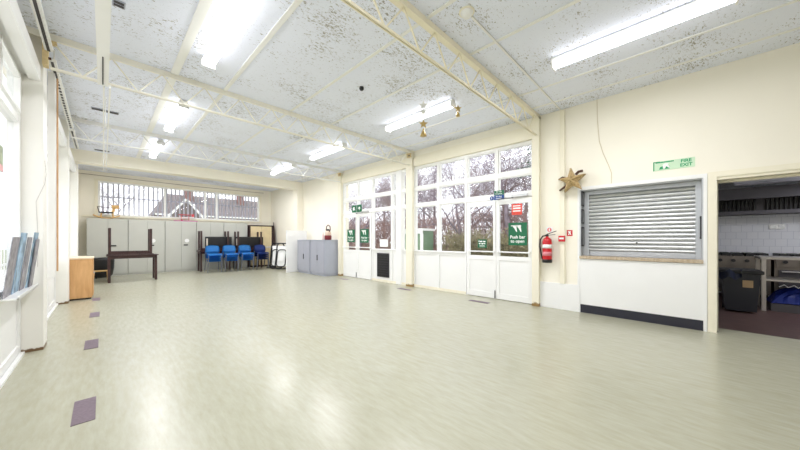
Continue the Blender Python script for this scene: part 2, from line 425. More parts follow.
def door_leaf(n, y0, y1, label, latch=None, st=.062):
    r = thing('door_%d' % n, label, 'door', (XR, (y0+y1)/2, 0), kind='structure')
    x0, x1 = XR-.02, XR+.03
    f = MB()
    f.box(x0, x1, y0, y0+st, .012, 1.975).box(x0, x1, y1-st, y1, .012, 1.975)
    f.box(x0, x1, y0+st, y1-st, 1.88, 1.975).box(x0, x1, y0+st, y1-st, .78, .86).box(x0, x1, y0+st, y1-st, .93, .955)
    f.box(x0, x1, y0+st, y1-st, .012, .12)
    f.build('leaf_frame', M_white, r)
    pane(r, y0+st, y1-st, .955, 1.88, XR+.01); pane(r, y0+st, y1-st, .86, .93, XR+.01)
    MB().box(XR-.005, XR+.02, y0+st, y1-st, .12, .78).build('kick_panel', M_white, r)
    # panic bar across the leaf at the mid rail
    b = MB().tube([(XR-.06, y0+.03, .945), (XR-.06, y1-.03, .945)], .011, 10)
    b.box(XR-.06, x0, y0+.02, y0+.05, .92, .97).box(XR-.06, x0, y1-.05, y1-.02, .92, .97)
    b.build('push_bar', M_white, r)
    if latch: 
        MB().tube([(XR-.03, latch, .02), (XR-.03, latch, .17)], .009, 8).build('bolt', M_dark, r)
        MB().tube([(XR-.03, latch, .95), (XR-.03, latch, 1.97)], .008, 8).build('bolt', M_white, r)
    return r
# near bay: windows (far half), double fire door (near half)
glazed_bay(1, 3.36, 4.86, [4.11], 3, 'white two-pane-wide garden window left of the near fire doors')
toplight(2, 1.95, 3.36, [2.665], 'four small lights above the near fire doors')
door_leaf(1, 2.67, 3.33, 'left leaf of the near white fire doors, small green sign on its glass', 2.69)
door_leaf(2, 1.98, 2.665, 'right leaf of the near white fire doors, large green push bar sign', None)
# far bay
glazed_bay(3, 5.06, 5.30, [], 3, 'narrow slit window beside the middle column')
glazed_bay(4, 5.50, 6.50, [5.68], 3, 'white window of the far bay with the black vent under it')
toplight(5, 6.50, 7.97, [7.2], 'four small lights above the far fire doors')
door_leaf(3, 7.21, 7.93, 'left leaf of the far white fire doors', 7.23)
door_leaf(4, 6.53, 7.20, 'right leaf of the far white fire doors, next to the black vent', None)
S('trim_13', MB().box(XR-.02, XR+.1, 5.30, 5.50, 0, 3.02), M_white, 'white boxed post between the far window and slit window')
# door closers
for y, lab in ((2.28, 'slim grey door closer with dark arm above the right near fire door'), (6.86, 'grey door closer with dark arm above the right far fire door')):
    r = thing('door_closer', lab, 'door closer', (XR-.03, y, 2.0))
    MB().box(XR-.075, XR-.021, y-.24, y+.06, 1.99, 2.04, .008).build('body', M_alum, r)
    MB().bar((XR-.055, y+.03, 1.982), (XR-.16, y+.2, 1.978), .03, .012).bar((XR-.16, y+.2, 1.978), (XR-.03, y+.34, 1.975), .022, .01).build('arm', M_dark, r)

# ------------------------------------------------------------------ signs on the glass and walls
def arrow_hand(r, mtx, m, s=1.0):
    """stylised pushing hands of the panic-bar pictogram"""
    b = MB()
    for sx in (0, .075):
        b.prism([(-.075+sx, .045), (-.045+sx, .012), (-.012+sx, -.05), (.004+sx, -.05), (-.008+sx, .03), (.0+sx, .062), (-.03+sx, .066)], .0015, mtx @ Matrix.Scale(s, 4))
    b.prism([(-.105, .05), (.06, .056), (.06, .070), (-.105, .064)], .0015, mtx @ Matrix.Scale(s, 4))
    b.build('pictogram', m, r)
def push_sign(y0, y1, z0, z1, label, small=False, group=None):
    yc, zc = (y0+y1)/2, (z0+z1)/2; w, h = y1-y0, z1-z0; x = XR-.012
    r = thing('push_bar_sign', label, 'sign', (x, yc, z0), group)
    MB().box(x, x+.012, y0, y1, z0, z1).build('panel', M_green, r)
    if small:
        lettering(r, 'Push bar\nto open', h*.27, onwall(x-.001, yc, zc+h*.14), M_paper, .002)
        MB().prism([(-.06, -.012), (.06, -.012), (.06, .0), (-.06, .0)], .0015, onwall(x-.001, yc, z0+h*.25)).build('pictogram', M_paper, r)
    else:
        lettering(r, 'Push bar\nto open', min(h*.2, w*.235), onwall(x-.001, yc, z0+h*.27), M_paper, .0015)
        arrow_hand(r, onwall(x-.001, yc+w*.03, z0+h*.72), M_paper, w/.32)
push_sign(2.07, 2.42, 1.08, 1.51, 'large green push bar to open sign on the nearest fire door')
push_sign(2.88, 3.08, 1.02, 1.19, 'small green push bar sign on the left leaf of the near fire doors', True)
push_sign(7.34, 7.72, 1.10, 1.50, 'green push bar sign on the leftmost door of the far bay')
push_sign(6.66, 7.05, 1.09, 1.50, 'green push bar sign on the far bay door nearer the black vent')
# stacked fire door notice + blue round mandatory sign
r = thing('fire_door_notice', 'green and blue stacked notice at the head of the near fire doors', 'sign', (XR-.012, 2.6, 1.96))
MB().box(XR-.021, XR-.006, 2.51, 2.71, 2.075, 2.16).build('green_panel', M_green, r)
MB().box(XR-.021, XR-.006, 2.51, 2.71, 1.98, 2.07).build('blue_panel', M_signblue, r)
for zz, t in ((2.135, 'Fire exit'), (2.098, 'Keep clear'), (2.042, 'Fire door'), (2.005, 'Keep shut')):
    lettering(r, t, .032, onwall(XR-.022, 2.61, zz), M_paper, .001)
r = thing('mandatory_sign', 'round blue and white sticker just left of the green and blue notice', 'sign', (XR-.012, 2.76, 2.0))
MB().lathe([(.042, 0), (.042, .004)], mtx=Matrix.Translation((XR-.008, 2.765, 2.02)) @ Matrix.Rotation(R(-90), 4, 'Y')).build('disc', M_signblue, r)
MB().prism([(-.008, -.02), (.008, -.02), (.008, .022), (-.008, .022)], .0015, onwall(XR-.013, 2.765, 2.02)).build('mark', M_paper, r)
# red notice on right leaf
r = thing('red_notice', 'red and orange paper notice at the top of the nearest door glass', 'sign', (XR-.005, 2.27, 1.6))
MB().box(XR-.006, XR+.004, 2.165, 2.36, 1.66, 1.87).build('sheet', M_redposter, r)
MB().box(XR-.008, XR-.006, 2.19, 2.335, 1.77, 1.80).box(XR-.008, XR-.006, 2.19, 2.335, 1.82, 1.84).box(XR-.008, XR-.006, 2.19, 2.335, 1.72, 1.745).build('print', M_paper, r)
# exit sign over far doors
r = thing('exit_sign', 'small green running man exit sign above the far fire doors', 'sign', (XR-.02, 7.1, 2.1))
for a, b in ((6.98, 7.2), (7.24, 7.46)):
    MB().box(XR-.022, XR-.006, a, b, 2.03, 2.25).build('panel', M_green, r)
MB().prism([(-.05, -.055), (-.02, -.055), (.0, -.01), (.03, -.05), (.06, -.05), (.02, .02), (.04, .05), (-.03, .05), (-.06, .02)], .0015, onwall(XR-.0225, 7.35, 2.14)).build('running_man', M_paper, r)
MB().prism([(-.06, -.01), (-.01, -.01), (-.01, -.06), (.02, -.06), (.02, -.01), (.07, -.01), (.005, .06)], .0015, onwall(XR-.0225, 7.09, 2.14)).build('arrow', M_paper, r)
# white paper on the far window
T('paper_notice', MB().box(XR+.03, XR+.036, 5.87, 6.2, .98, 1.19), M_paper, 'white sheet of paper taped low on the far bay window', 'notice')
# black vent below far window
r = thing('louvre_vent', 'tall black slatted vent panel set in the white wall below the far window', 'vent', (XR, 6.05, .1))
MB().box(XR-.01, XR+.03, 5.80, 6.28, .13, .80).build('plate', M_dark, r)
mb = MB()
for k in range(9): mb.box(XR-.018, XR-.009, 5.83, 6.25, .17+k*.068, .205+k*.068)
mb.build('slats', M_black, r)
# exit sign above hatch
r = thing('exit_sign', 'pale green and white fire exit sign on the cream wall above the serving hatch', 'sign', (XR-.01, .1, 2.16))
MB().box(XR-.006, XR, -.115, .305, 2.165, 2.295).build('panel', M_greenlight, r)
g = MB(); x = XR-.0075
g.prism([(.085-.2, .0), (.0, .0), (.0, .035), (-.05, .05), (-.10, .035)], .0012, onwall(x, .13, 2.18))
g.prism([(-.12, .0), (.07, .0), (.07, .016), (-.12, .016)], .0012, onwall(x, .16, 2.27))
g.box(x-.0012, x, .292, .305, 2.165, 2.295).box(x-.0012, x, .235, .30, 2.282, 2.293)
g.build('green_field', M_greenmid, r)
MB().prism([(-.03, -.04), (-.012, -.04), (.004, -.008), (.03, -.035), (.046, -.035), (.018, .012), (.03, .03), (-.015, .034), (-.035, .015)], .0012, onwall(XR-.009, .17, 2.225)).build('running_man', M_paper, r)
lettering(r, 'FIRE\nEXIT', .058, onwall(XR-.007, -.03, 2.232), M_greenmid, .002)

# fire extinguisher
ex, ey, ez = XR-.105, 1.69, .79
r = thing('fire_extinguisher', 'red fire extinguisher hung on the cream wall beside the near fire doors', 'fire extinguisher', (ex, ey, ez))
MB().lathe([(.070, .03), (.074, .05), (.074, .36), (.066, .40), (.04, .43), (.022, .44), (.022, .455)], (ex, ey, ez), 24).build('cylinder', M_red, r, True)
MB().lathe([(.070, 0), (.078, .005), (.078, .055), (.0745, .06)], (ex, ey, ez), 24).build('foot_ring', M_black, r, True)
MB().lathe([(.0755, .25), (.0755, .315)], (ex, ey, ez), 24).build('white_band', M_paper, r, True)
MB().lathe([(.0755, .12), (.0755, .19)], (ex, ey, ez), 24).build('instruction_label', mat('pink_label', (214, 130, 138), .5), r, True)
MB().box(ex-.02, ex+.02, ey-.02, ey+.02, ez+.455, ez+.49).bar((ex, ey+.01, ez+.49), (ex-.02, ey-.15, ez+.545), .02, .01).bar((ex, ey+.01, ez+.475), (ex-.01, ey-.13, ez+.485), .018, .008).build('valve_lever', M_black, r)
MB().tube([(ex, ey+.02, ez+.47), (ex, ey+.07, ez+.46), (ex, ey+.115, ez+.40), (ex, ey+.12, ez+.28), (ex, ey+.095, ez+.13), (ex, ey+.08, ez+.06)], .012, 8).build('hose', M_black, r, True)
MB().box(ex+.07, XR, ey-.02, ey+.02, ez+.3, ez+.42).build('wall_bracket', M_dark, r)
r = thing('extinguisher_sign', 'small red and white square sign above the fire extinguisher', 'sign', (XR-.003, 1.68, 1.33))
MB().box(XR-.004, XR, 1.63, 1.74, 1.315, 1.41).build('panel', M_paper, r)
MB().lathe([(.036, 0), (.036, .002)], mtx=Matrix.Translation((XR-.004, 1.685, 1.362)) @ Matrix.Rotation(R(-90), 4, 'Y')).build('disc', mat('soft_red', (226, 110, 110), .5), r)
MB().prism([(-.008, -.022), (.008, -.022), (.008, .022), (-.008, .022)], .0012, onwall(XR-.0062, 1.685, 1.362)).build('mark', M_paper, r)
# call point + its sign
r = thing('fire_call_point', 'small red break glass call point on the white pipe boxing', 'fire alarm', (XR-.03, 1.46, 1.16))
MB().box(XR-.085, XR-.045, 1.42, 1.52, 1.155, 1.255, .006).build('box', M_red, r)
MB().box(XR-.089, XR-.085, 1.435, 1.505, 1.195, 1.225).build('glass_strip', M_paper, r)
r = thing('call_point_sign', 'red square pictogram sign right of the break glass call point', 'sign', (XR-.003, 1.36, 1.27))
MB().box(XR-.004, XR, 1.325, 1.41, 1.25, 1.35).build('panel', M_red, r)
MB().prism([(-.022, -.03), (-.006, -.03), (-.004, .0), (.012, -.03), (.024, -.03), (.01, .01), (.022, .03), (-.024, .03), (-.03, .016), (-.012, .012)], .0012, onwall(XR-.0045, 1.367, 1.30)).build('pictogram', M_paper, r)

# vertical pipe boxing between ceiling and low panel
S('trim_14', MB().box(XR-.045, XR, 1.435, 1.505, .44, ZC-.03), M_creamgloss, 'cream vertical pipe boxing beside the star')
# telephone cable down the wall
T('wall_cable', MB().tube([(XR-.006, .98, 3.42), (XR-.006, .975, 3.1), (XR-.006, .95, 2.75), (XR-.006, .90, 2.55), (XR-.006, .83, 2.35), (XR-.006, .79, 2.22), (XR-.006, .795, 2.06)], .005, 6), mat('cable_cream', (222, 212, 186), .6), 'thin cream cable wandering down the wall above the shutter', 'cable')

# big star ornament
def star_poly(r0, r1, rot=0):
    return [((r0 if k % 2 == 0 else r1)*math.sin(math.pi*k/5+rot)*-1, (r0 if k % 2 == 0 else r1)*math.cos(math.pi*k/5+rot)) for k in range(10)]
sy, sz = 1.30, 2.155
r = thing('star_ornament', 'large three-dimensional gold wooden star fixed to the wall by the hatch corner', 'ornament', (XR-.14, sy, sz-.26))
b = MB(); po = star_poly(.215, .085, R(5)); mtx = onwall(XR-.10, sy, sz)
V0 = [b.bm.verts.new((x, y, 0)) for x, y in po]; V1 = [b.bm.verts.new((x*.96, y*.96, .075)) for x, y in po]; c = b.bm.verts.new((0, 0, .13))
b.bm.faces.new(V0[::-1])
for k in range(10):
    b.bm.faces.new((V0[k], V0[(k+1) % 10], V1[(k+1) % 10], V1[k])); b.bm.faces.new((V1[k], V1[(k+1) % 10], c))
bmesh.ops.transform(b.bm, matrix=mtx, verts=b.bm.verts[:])
b.build('star_body', M_goldwood, r)
b = MB()
for a in range(5):
    t = math.pi*2*a/5+R(5); 
    b.tube([mtx @ Vector((0, 0, .132)), mtx @ Vector((-.195*math.sin(t), .195*math.cos(t), .085))], .006, 6)
b.build('ridge', M_goldwood, r)
MB().tube([(XR-.03, 1.52, 2.22), (XR-.10, 1.45, 2.235), (XR-.16, 1.38, 2.2), (XR-.18, 1.34, 2.12), (XR-.15, 1.42, 2.05), (XR-.05, 1.5, 2.03)], .016, 8).build('ribbon', M_brown, r, True)
MB().box(XR-.1, XR, sy-.05, sy+.05, sz-.03, sz+.03).build('mount', M_brown, r)
MB().tube([(XR-.16, 1.24, 2.24), (XR-.17, 1.20, 2.28), (XR-.14, 1.15, 2.29)], .022, 8).build('bow', M_brown, r, True)

# ------------------------------------------------------------------ serving hatch with roller shutter
hx = XR+.16     # shutter plane
r = thing('hatch_surround', 'white painted frame and front panel of the serving hatch', 'serving hatch', (XR, .5, 0))
f = MB()
f.box(XR-.035, XR+.06, 1.215, 1.245, 0, 2.0).box(XR-.035, XR+.06, -.225, -.19, 0, 2.0).box(XR-.035, XR+.06, -.225, 1.245, 2.0, 2.05)
f.build('frame', M_white, r)
MB().box(XR-.03, XR+.06, -.19, 1.215, .135, .875).build('front_panel', M_white, r)
MB().box(XR-.025, XR+.06, -.19, 1.215, 0, .135).build('plinth', M_plinth, r)
MB().box(XR-.055, hx-.04, -.19, 1.215, .88, .925, .004).build('counter', M_sill, r)
MB().box(XR-.03, hx+.06, 1.195, 1.215, .925, 2.0).build('reveal', M_steel2, r)
MB().box(XR-.03, hx+.06, -.19, -.175, .925, 2.0).build('reveal', M_steel2, r)
r = thing('roller_shutter', 'closed galvanised roller shutter in the serving hatch', 'roller shutter', (hx, .5, .925))
prof = []; zb, zt, pitch = 1.0, 1.93, .058
b = MB(); n = int((zt-zb)/pitch)+1; pts = []
for k in range(n):
    z = zb+k*pitch
    pts += [(hx+.02, z), (hx-.010, z+.004), (hx-.022, z+.014), (hx-.026, z+.026), (hx-.020, z+.040), (hx-.006, z+.050), (hx+.02, z+.056)]
A = [b.bm.verts.new((x, -.13, z)) for x, z in pts]; B = [b.bm.verts.new((x, 1.115, z)) for x, z in pts]
for k in range(len(pts)-1): b.bm.faces.new((A[k], A[k+1], B[k+1], B[k]))
b.build('slat_curtain', M_steel, r)
MB().box(hx-.025, hx+.01, -.12, 1.11, .925, 1.0, .004).build('bottom_rail', M_steel2, r)
for a, c in ((1.112, 1.195), (-.175, -.12)):
    MB().box(hx-.045, hx+.03, a, c, .925, 2.0).build('guide', M_steel2, r)
MB().box(hx-.03, hx+.15, -.175, 1.195, 1.93, 2.0).box(XR+.0, hx, -.175, 1.195, 1.985, 2.0).build('shutter_box', M_steel2, r)
MB().tube([(hx-.03, .5, 1.14), (hx-.012, .5, 1.14)], .014, 12).build('lock', M_dark, r)
for k, (z, h, w) in enumerate(((1.86, .24, 'top'), (1.57, .24, 'middle'), (1.24, .32, 'lowest'))):
    f = thing('certificate_frame', 'black framed certificate on the left side of the hatch, %s of three' % w, 'picture frame', (XR+.04, 1.19, z-h/2))
    y1 = 1.195; y0 = y1-.018; xa, xb = XR-.02, XR+.105; za, zb2 = z-h/2, z+h/2
    MB().box(xa, xa+.025, y0, y1, za, zb2).box(xb-.025, xb, y0, y1, za, zb2).box(xa+.025, xb-.025, y0, y1, za, za+.025).box(xa+.025, xb-.025, y0, y1, zb2-.025, zb2).build('frame', M_black, f)
    MB().box(xa+.025, xb-.025, y0+.006, y1, za+.025, zb2-.025).build('certificate', mat('certificate_grey', (190, 194, 196), .5, var=.08, scale=25), f)
f = thing('certificate_frame', 'lone black frame on the right side of the hatch next to the doorway', 'picture frame', (XR+.04, -.17, 1.2))
MB().box(XR-.02, XR+.1, -.175, -.16, 1.2, 1.5).build('frame', M_black, f); MB().box(XR, XR+.08, -.16, -.157, 1.23, 1.47).build('certificate', MATS['certificate_grey'], f)

# kitchen doorway lining
r = thing('door_5', 'cream timber lining round the open kitchen doorway', 'door', (XR, -1.1, 0), kind='structure')
f = MB().box(XR-.02, XR+.3, -.31, -.255, 0, 2.0).box(XR-.02, XR+.3, -2.0, -1.95, 0, 2.0).box(XR-.02, XR+.3, -2.0, -.255, 1.955, 2.03)
f.build('lining', M_creamgloss, r)
MB().box(XR-.035, XR+.0, -.31, -.228, 0, 2.06).box(XR-.035, XR, -2.05, -.31, 1.99, 2.06).build('architrave', M_creamgloss, r)
MB().box(XR+.12, XR+.17, -.33, -.31, 0, 1.955).box(XR+.12, XR+.17, -1.95, -.33, 1.93, 1.955).build('stop_bead', M_creamgloss, r)

# ------------------------------------------------------------------ kitchen beyond
KX0, KX1, KY0, KY1, KZ = XR+.3, 9.6, -4.2, 1.25, 2.42
S('floor_kitchen', MB().box(KX0-.002, KX1, KY0, KY1, -.08, .0), M_kfloor, 'dark brown boarded kitchen floor')
S('ceiling_kitchen', MB().box(KX0, KX1, KY0, KY1, KZ, KZ+.1), M_kceil, 'pale kitchen ceiling')
S('wall_kitchen_back', MB().box(KX1, KX1+.15, KY0, KY1, 0, KZ), M_tile, 'white tiled kitchen wall')
S('wall_kitchen_left', MB().box(KX0, KX1, KY1, KY1+.15, 0, KZ), M_tile, 'tiled kitchen side wall')
S('wall_kitchen_right', MB().box(KX0, KX1, KY0-.15, KY0, 0, KZ), M_tile, 'tiled kitchen end wall')
r = thing('extractor_hood', 'long dark steel extractor hood over the cooking range', 'extractor hood', (9.2, -1.4, 1.72))
MB().box(8.75, KX1, -3.6, .1, 2.02, 2.2).box(8.75, 8.8, -3.6, .1, 1.98, 2.02).box(9.45, KX1, -3.6, .1, 1.70, 1.76).build('canopy', M_hood, r)
MB().box(9.18, 9.22, -3.6, .1, 1.72, 2.02, mtx=None).build('filter_bank', M_slot, r)
for j in range(6):
    b = MB()
    for k in range(9): b.box(9.14, 9.18, .02-.6*j-k*.055-.025, .02-.6*j-k*.055, 1.78, 2.0)
    b.build('baffle_filter', M_black, r)
MB().box(9.12, 9.2, -3.6, .1, 1.70, 1.77).build('gutter', M_hood, r)
def cooker(y0, y1, label):
    r = thing('cooking_range', label, 'cooker', (9.2, (y0+y1)/2, 0))
    MB().box(8.9, 9.55, y0, y1, .12, .86).build('body', M_range, r)
    b = MB()
    for k in range(int((y1-y0)/.16)): b.box(8.93, 9.5, y0+.02+k*.16, y0+.15+k*.16, .86, .92, .008)
    b.build('pan_support', M_black, r)
    MB().box(8.87, 8.9, y0+.02, y1-.02, .68, .84).build('control_panel', M_range, r)
    for k in range(5):
        MB().tube([(8.83, y0+.12+k*(y1-y0-.24)/4, .77), (8.87, y0+.12+k*(y1-y0-.24)/4, .77)], .03, 12).build('knob', M_black, r)
    MB().box(8.875, 8.9, y0+.05, y1-.05, .2, .62).build('oven_door', M_slot, r)
    MB().tube([(8.84, y0+.08, .59), (8.84, y1-.08, .59)], .012, 8).build('oven_handle', M_prep, r)
    for y in (y0+.05, y1-.05):
        for x in (8.96, 9.48): MB().box(x-.02, x+.02, y-.02, y+.02, 0, .12).build('leg', M_black, r)
cooker(-1.2, -.25, 'dark gas cooking range behind the bin, left of the steel table leg')
cooker(-2.25, -1.24, 'second dark gas cooking range, behind the steel prep table')
r = thing('prep_table', 'steel prep table with square legs in the kitchen, right of the bin', 'table', (8.1, -1.6, 0))
MB().box(7.72, 8.35, -2.4, -.93, .86, .9, .004).build('top', M_prep, r)
for x in (7.76, 8.31):
    for y in (-.97, -2.36): MB().box(x-.025, x+.025, y-.025, y+.025, 0, .86).build('leg', M_prep, r)
MB().box(7.75, 8.32, -2.37, -.96, .50, .53).build('undershelf', M_prep, r)
r = thing('blue_bag', 'crumpled blue plastic bag lying under the steel prep table', 'bag', (8.05, -1.5, .2))
random.seed(5)
b = MB().grid(lambda u, v: (7.78+.5*u, -1.05-1.1*v, .13+.30*math.sin(math.pi*min(1, max(0, u)))**.5*math.sin(math.pi*v)**.4+random.uniform(-.02, .02)), 12, 18, .02)
b.build('bag_body', M_bluebag, r)
b = MB()
for k in range(8): b.tube([(7.9+.02*k, -1.15-.1*k, .40), (7.88, -1.2-.1*k, .44), (7.86, -1.24-.1*k, .40)], .008, 6)
b.build('white_crumple', M_paper, r)
r2 = thing('low_shelf_rack', 'low dark crate under the blue bag beneath the prep table', 'crate', (8.05, -1.6, 0))
MB().box(7.78, 8.29, -2.25, -1.05, .0, .13).build('crate_body', M_slot, r2)
r = thing('kitchen_bin', 'black wheeled bin with a buff label just inside the kitchen doorway', 'bin', (7.45, -.68, 0))
b = MB()
def frust(b, x0, x1, y0, y1, z0, z1, t):
    A = [b.bm.verts.new(p) for p in ((x0+t, y0+t, z0), (x1-t, y0+t, z0), (x1-t, y1-t, z0), (x0+t, y1-t, z0))]
    B = [b.bm.verts.new(p) for p in ((x0, y0, z1), (x1, y0, z1), (x1, y1, z1), (x0, y1, z1))]
    b.bm.faces.new(A[::-1]); b.bm.faces.new(B)
    for k in range(4): b.bm.faces.new((A[k], A[(k+1) % 4], B[(k+1) % 4], B[k]))
frust(b, 7.22, 7.68, -.88, -.46, .03, .66, .04); b.build('body', M_bin, r)
MB().box(7.19, 7.71, -.91, -.43, .64, .69, .01).build('rim', M_black, r)
MB().box(7.228, 7.232, -.80, -.69, .42, .6, mtx=None).build('label_sheet', M_label, r)
MB().grid(lambda u, v: (7.17+.04*math.sin(9*v), -.36-.32*v, .68-.12*u+.03*math.sin(14*v)), 6, 14, .015).build('bin_liner', M_bluegrey2 if False else mat('navy_bin_liner', (50, 58, 84), .3), r)
for y in (-.85, -.52): MB().tube([(7.62, y-.03, .04), (7.62, y+.03, .04)], .04, 12).build('wheel', M_black, r)
r = thing('kitchen_light', 'unlit grey strip light under the kitchen ceiling', 'ceiling light', (8.3, -1.2, 2.25))
MB().box(8.28, 8.38, -2.4, -.7, 2.2, 2.24).build('diffuser', mat('grey_diffuser', (170, 170, 180), .4), r)
MB().box(8.29, 8.37, -2.42, -.68, 2.24, 2.29).build('body', M_kceil, r)
for y in (-2.2, -1.5, -.9): MB().tube([(8.33, y, 2.29), (8.33, y, KZ)], .01, 6).build('hanger', M_hood, r)
r = thing('socket_plate', 'small double socket on the white kitchen tiles', 'socket', (KX1-.01, -1.35, 1.42))
MB().box(KX1-.02, KX1, -1.47, -1.27, 1.40, 1.5, .004).build('plate', M_alum, r)
MB().box(KX1-.024, KX1-.02, -1.45, -1.39, 1.42, 1.48).box(KX1-.024, KX1-.02, -1.35, -1.29, 1.42, 1.48).build('rockers', M_paper, r)

# ------------------------------------------------------------------ roof trusses
def truss(y, label, matc, x0=XL+.1, x1=XR-.1, pitch=.46):
    r = thing('roof_truss', label, 'roof truss', ((x0+x1)/2, y, 3.04))
    MB().box(x0-.1, x1+.1, y-.045, y+.045, 3.38, ZC).box(x0-.1, x1+.1, y-.05, y-.04, 3.35, 3.385).build('upper_chord', matc, r)
    MB().box(x0+.1, x1+.02, y-.018, y-.008, 3.048, 3.07).box(x0+.1, x1+.02, y+.008, y+.018, 3.048, 3.07).box(x0+.1, x1+.02, y-.008, y+.008, 3.062, 3.07).build('lower_chord', matc, r)
    n = int((x1-x0)/pitch); st = (x1-x0-.2)/n
    for k in range(n):
        a = x0+.1+k*st
        MB().bar((a, y, 3.38), (a+st*.5, y, 3.06), .014, .014).build('web_bar', matc, r)
        MB().bar((a+st*.5, y, 3.06), (a+st, y, 3.38), .014, .014).build('web_bar', matc, r)
    return r
truss(BAYS[0], 'cream open web roof truss nearest, meeting the wall at the extinguisher column', M_trusscream)
truss(BAYS[1], 'cream and white open web roof truss across the middle of the ceiling', M_trussmid)
truss(BAYS[2], 'white open web roof truss furthest away, before the downstand beam', M_trusswhite)
for y, w in ((BAYS[1], 'middle'), (BAYS[2], 'far')):
    r = thing('truss_bracket', 'ochre stained bearing bracket of the %s truss on the right wall' % w, 'bracket', (XR-.12, y, 3.2))
    MB().box(XR-.14, XR-.1, y-.05, y+.06, 3.25, 3.33).box(XR-.16, XR-.1, y-.07, y+.07, 3.33, 3.34).build('bearing_plate', M_rust, r)
    MB().tube([(XR-.15, y-.02, 3.285), (XR-.13, y-.02, 3.285)], .02, 8).build('bolt', M_dark, r)

# ------------------------------------------------------------------ strip lights
def strip_light(x, y0, y1, label):
    r = thing('strip_light', label, 'ceiling light', (x, (y0+y1)/2, 3.28))
    MB().box(x-.05, x+.05, y0, y1, 3.355, ZC-.012).build('body', M_white, r)
    pts = []
    b = MB(); n = 10; ring = []
    for yy in (y0+.015, y1-.015):
        ring.append([b.bm.verts.new((x+.068*math.cos(t), yy, 3.355-.062*math.sin(t))) for t in [math.pi*k/n for k in range(n+1)]])
    for k in range(n): b.bm.faces.new((ring[0][k], ring[0][k+1], ring[1][k+1], ring[1][k]))
    b.bm.faces.new(ring[0]); b.bm.faces.new(ring[1][::-1]); b.bm.faces.new((ring[0][0], ring[1][0], ring[1][-1], ring[0][-1]))
    b.build('diffuser', M_tube, r, False)
    l = bpy.data.lights.new('strip_lamp', 'AREA'); l.shape = 'RECTANGLE'; l.size = .12; l.size_y = y1-y0-.04; l.energy = 24.5; l.color = (.95, .945, 1)
    lo = bpy.data.objects.new('strip_lamp', l); COL.objects.link(lo); lo.location = (0, 0, 3.288-3.28); lo.parent = r
    for yy in (y0, y1-.015): MB().box(x-.072, x+.072, yy, yy+.015, 3.29, 3.37).build('end_cap', M_white, r)
    return r
LX = (.9, 3.88)
strip_light(LX[0], -.35, 1.15, 'lit strip light on the left row, above the viewer')
strip_light(LX[0], 2.62, 4.14, 'lit strip light on the left row, largest at the top of the view')
strip_light(LX[0], 5.68, 7.2, 'lit strip light on the left row, just beyond the middle truss')
strip_light(LX[0], 8.3, 9.82, 'lit strip light on the left row, beyond the far truss')
strip_light(LX[1], -.35, 1.15, 'lit strip light on the right row, nearest, towards the kitchen wall')
strip_light(LX[1], 2.6, 4.12, 'lit strip light on the right row with the hanging star in front')
strip_light(LX[1], 5.55, 7.05, 'lit strip light on the right row, between the middle and far trusses')
strip_light(LX[1], 8.1, 9.6, 'lit strip light on the right row, beyond the far truss')
strip_light(1.0, 10.75, 12.25, 'added unseen strip light in the alcove behind the beam, over the left cupboards').rotation_euler = (0, 0, R(90))  # added to brighten the alcove, turned crosswise so the beam hides it
strip_light(3.8, 10.75, 12.25, 'added unseen strip light in the alcove behind the beam, over the blue chairs').rotation_euler = (0, 0, R(90))  # second added alcove light, also kept out of view by the beam

# smoke detector with trunking to the wall
r = thing('smoke_detector', 'round white smoke detector on the ceiling near the cream truss', 'smoke detector', (2.48, 1.51, 3.36))
MB().lathe([(.0, -.055), (.035, -.055), (.05, -.035), (.06, -.02), (.065, 0)], (2.48, 1.51, ZC), 20).build('head', M_white, r, True)
MB().lathe([(.066, -.012), (.075, -.012), (.075, 0), (.066, 0)], (2.48, 1.51, ZC), 20).build('base_ring', M_creamgloss, r)
T('cable_trunking', MB().box(2.56, 4.47, 1.49, 1.51, ZC-.017, ZC).box(4.53, 5.07, 1.49, 1.51, ZC-.017, ZC).box(5.13, XR-.05, 1.49, 1.51, ZC-.017, ZC).box(2.56, XR-.05, 1.49, 1.51, ZC-.02, ZC-.013), M_white, 'slim white cable trunking from smoke detector to wall', 'trunking')
T('ceiling_fitting', MB().lathe([(.02, -.05), (.035, -.03), (.03, 0)], (2.64, 3.36, ZC), 10), M_black, 'small black fitting alone on the ceiling', 'ceiling fitting')
# slotted ceiling vents
for x0, x1, y, lab in ((.06, .15, 3.80, 'dark slotted ceiling vent at the very top, beside the white track'), (-.14, .2, 7.14, 'dark slotted ceiling vent beyond the middle truss'), (-.15, .12, 10.4, 'dark slotted ceiling vent nearest the downstand beam')):
    r = thing('ceiling_vent', lab, 'vent', ((x0+x1)/2, y, ZC-.02))
    MB().box(x0, x1, y-.05, y+.05, ZC-.012, ZC).build('frame', M_bluegrey, r)
    MB().box(x0+.01, x1-.01, y-.04, y-.008, ZC-.017, ZC-.012).box(x0+.01, x1-.01, y+.008, y+.04, ZC-.017, ZC-.012).build('slot', M_slot, r)
# suspended divider track
r = thing('divider_track', 'long white suspended divider track running down the room under the trusses', 'track', (0, 4, 2.93))
MB().box(-.042, .045, -2.5, 4.75, 2.955, 3.0).build('cover', M_white, r)
MB().box(.0, .016, 4.75, 10.0, 2.94, 2.98).build('rail', M_white, r); MB().box(.05, .066, 4.75, 10.0, 2.94, 2.98).build('rail', M_white, r)
MB().box(-.005, .005, 4.0, 4.7, 2.948, 2.955).build('slot', M_slot, r)
for y in (-1.2, .4, 3.4, 6.45, 9.3):
    MB().tube([(.03, y, 2.97), (.03, y, ZC)], .006, 6).build('hanger', M_white, r)
MB().tube([(.008, 10.0, 2.96), (.008, 10.7, 2.96)], .008, 6).tube([(.058, 10.0, 2.96), (.058, 10.7, 2.96)], .008, 6).build('end_stay', M_white, r)
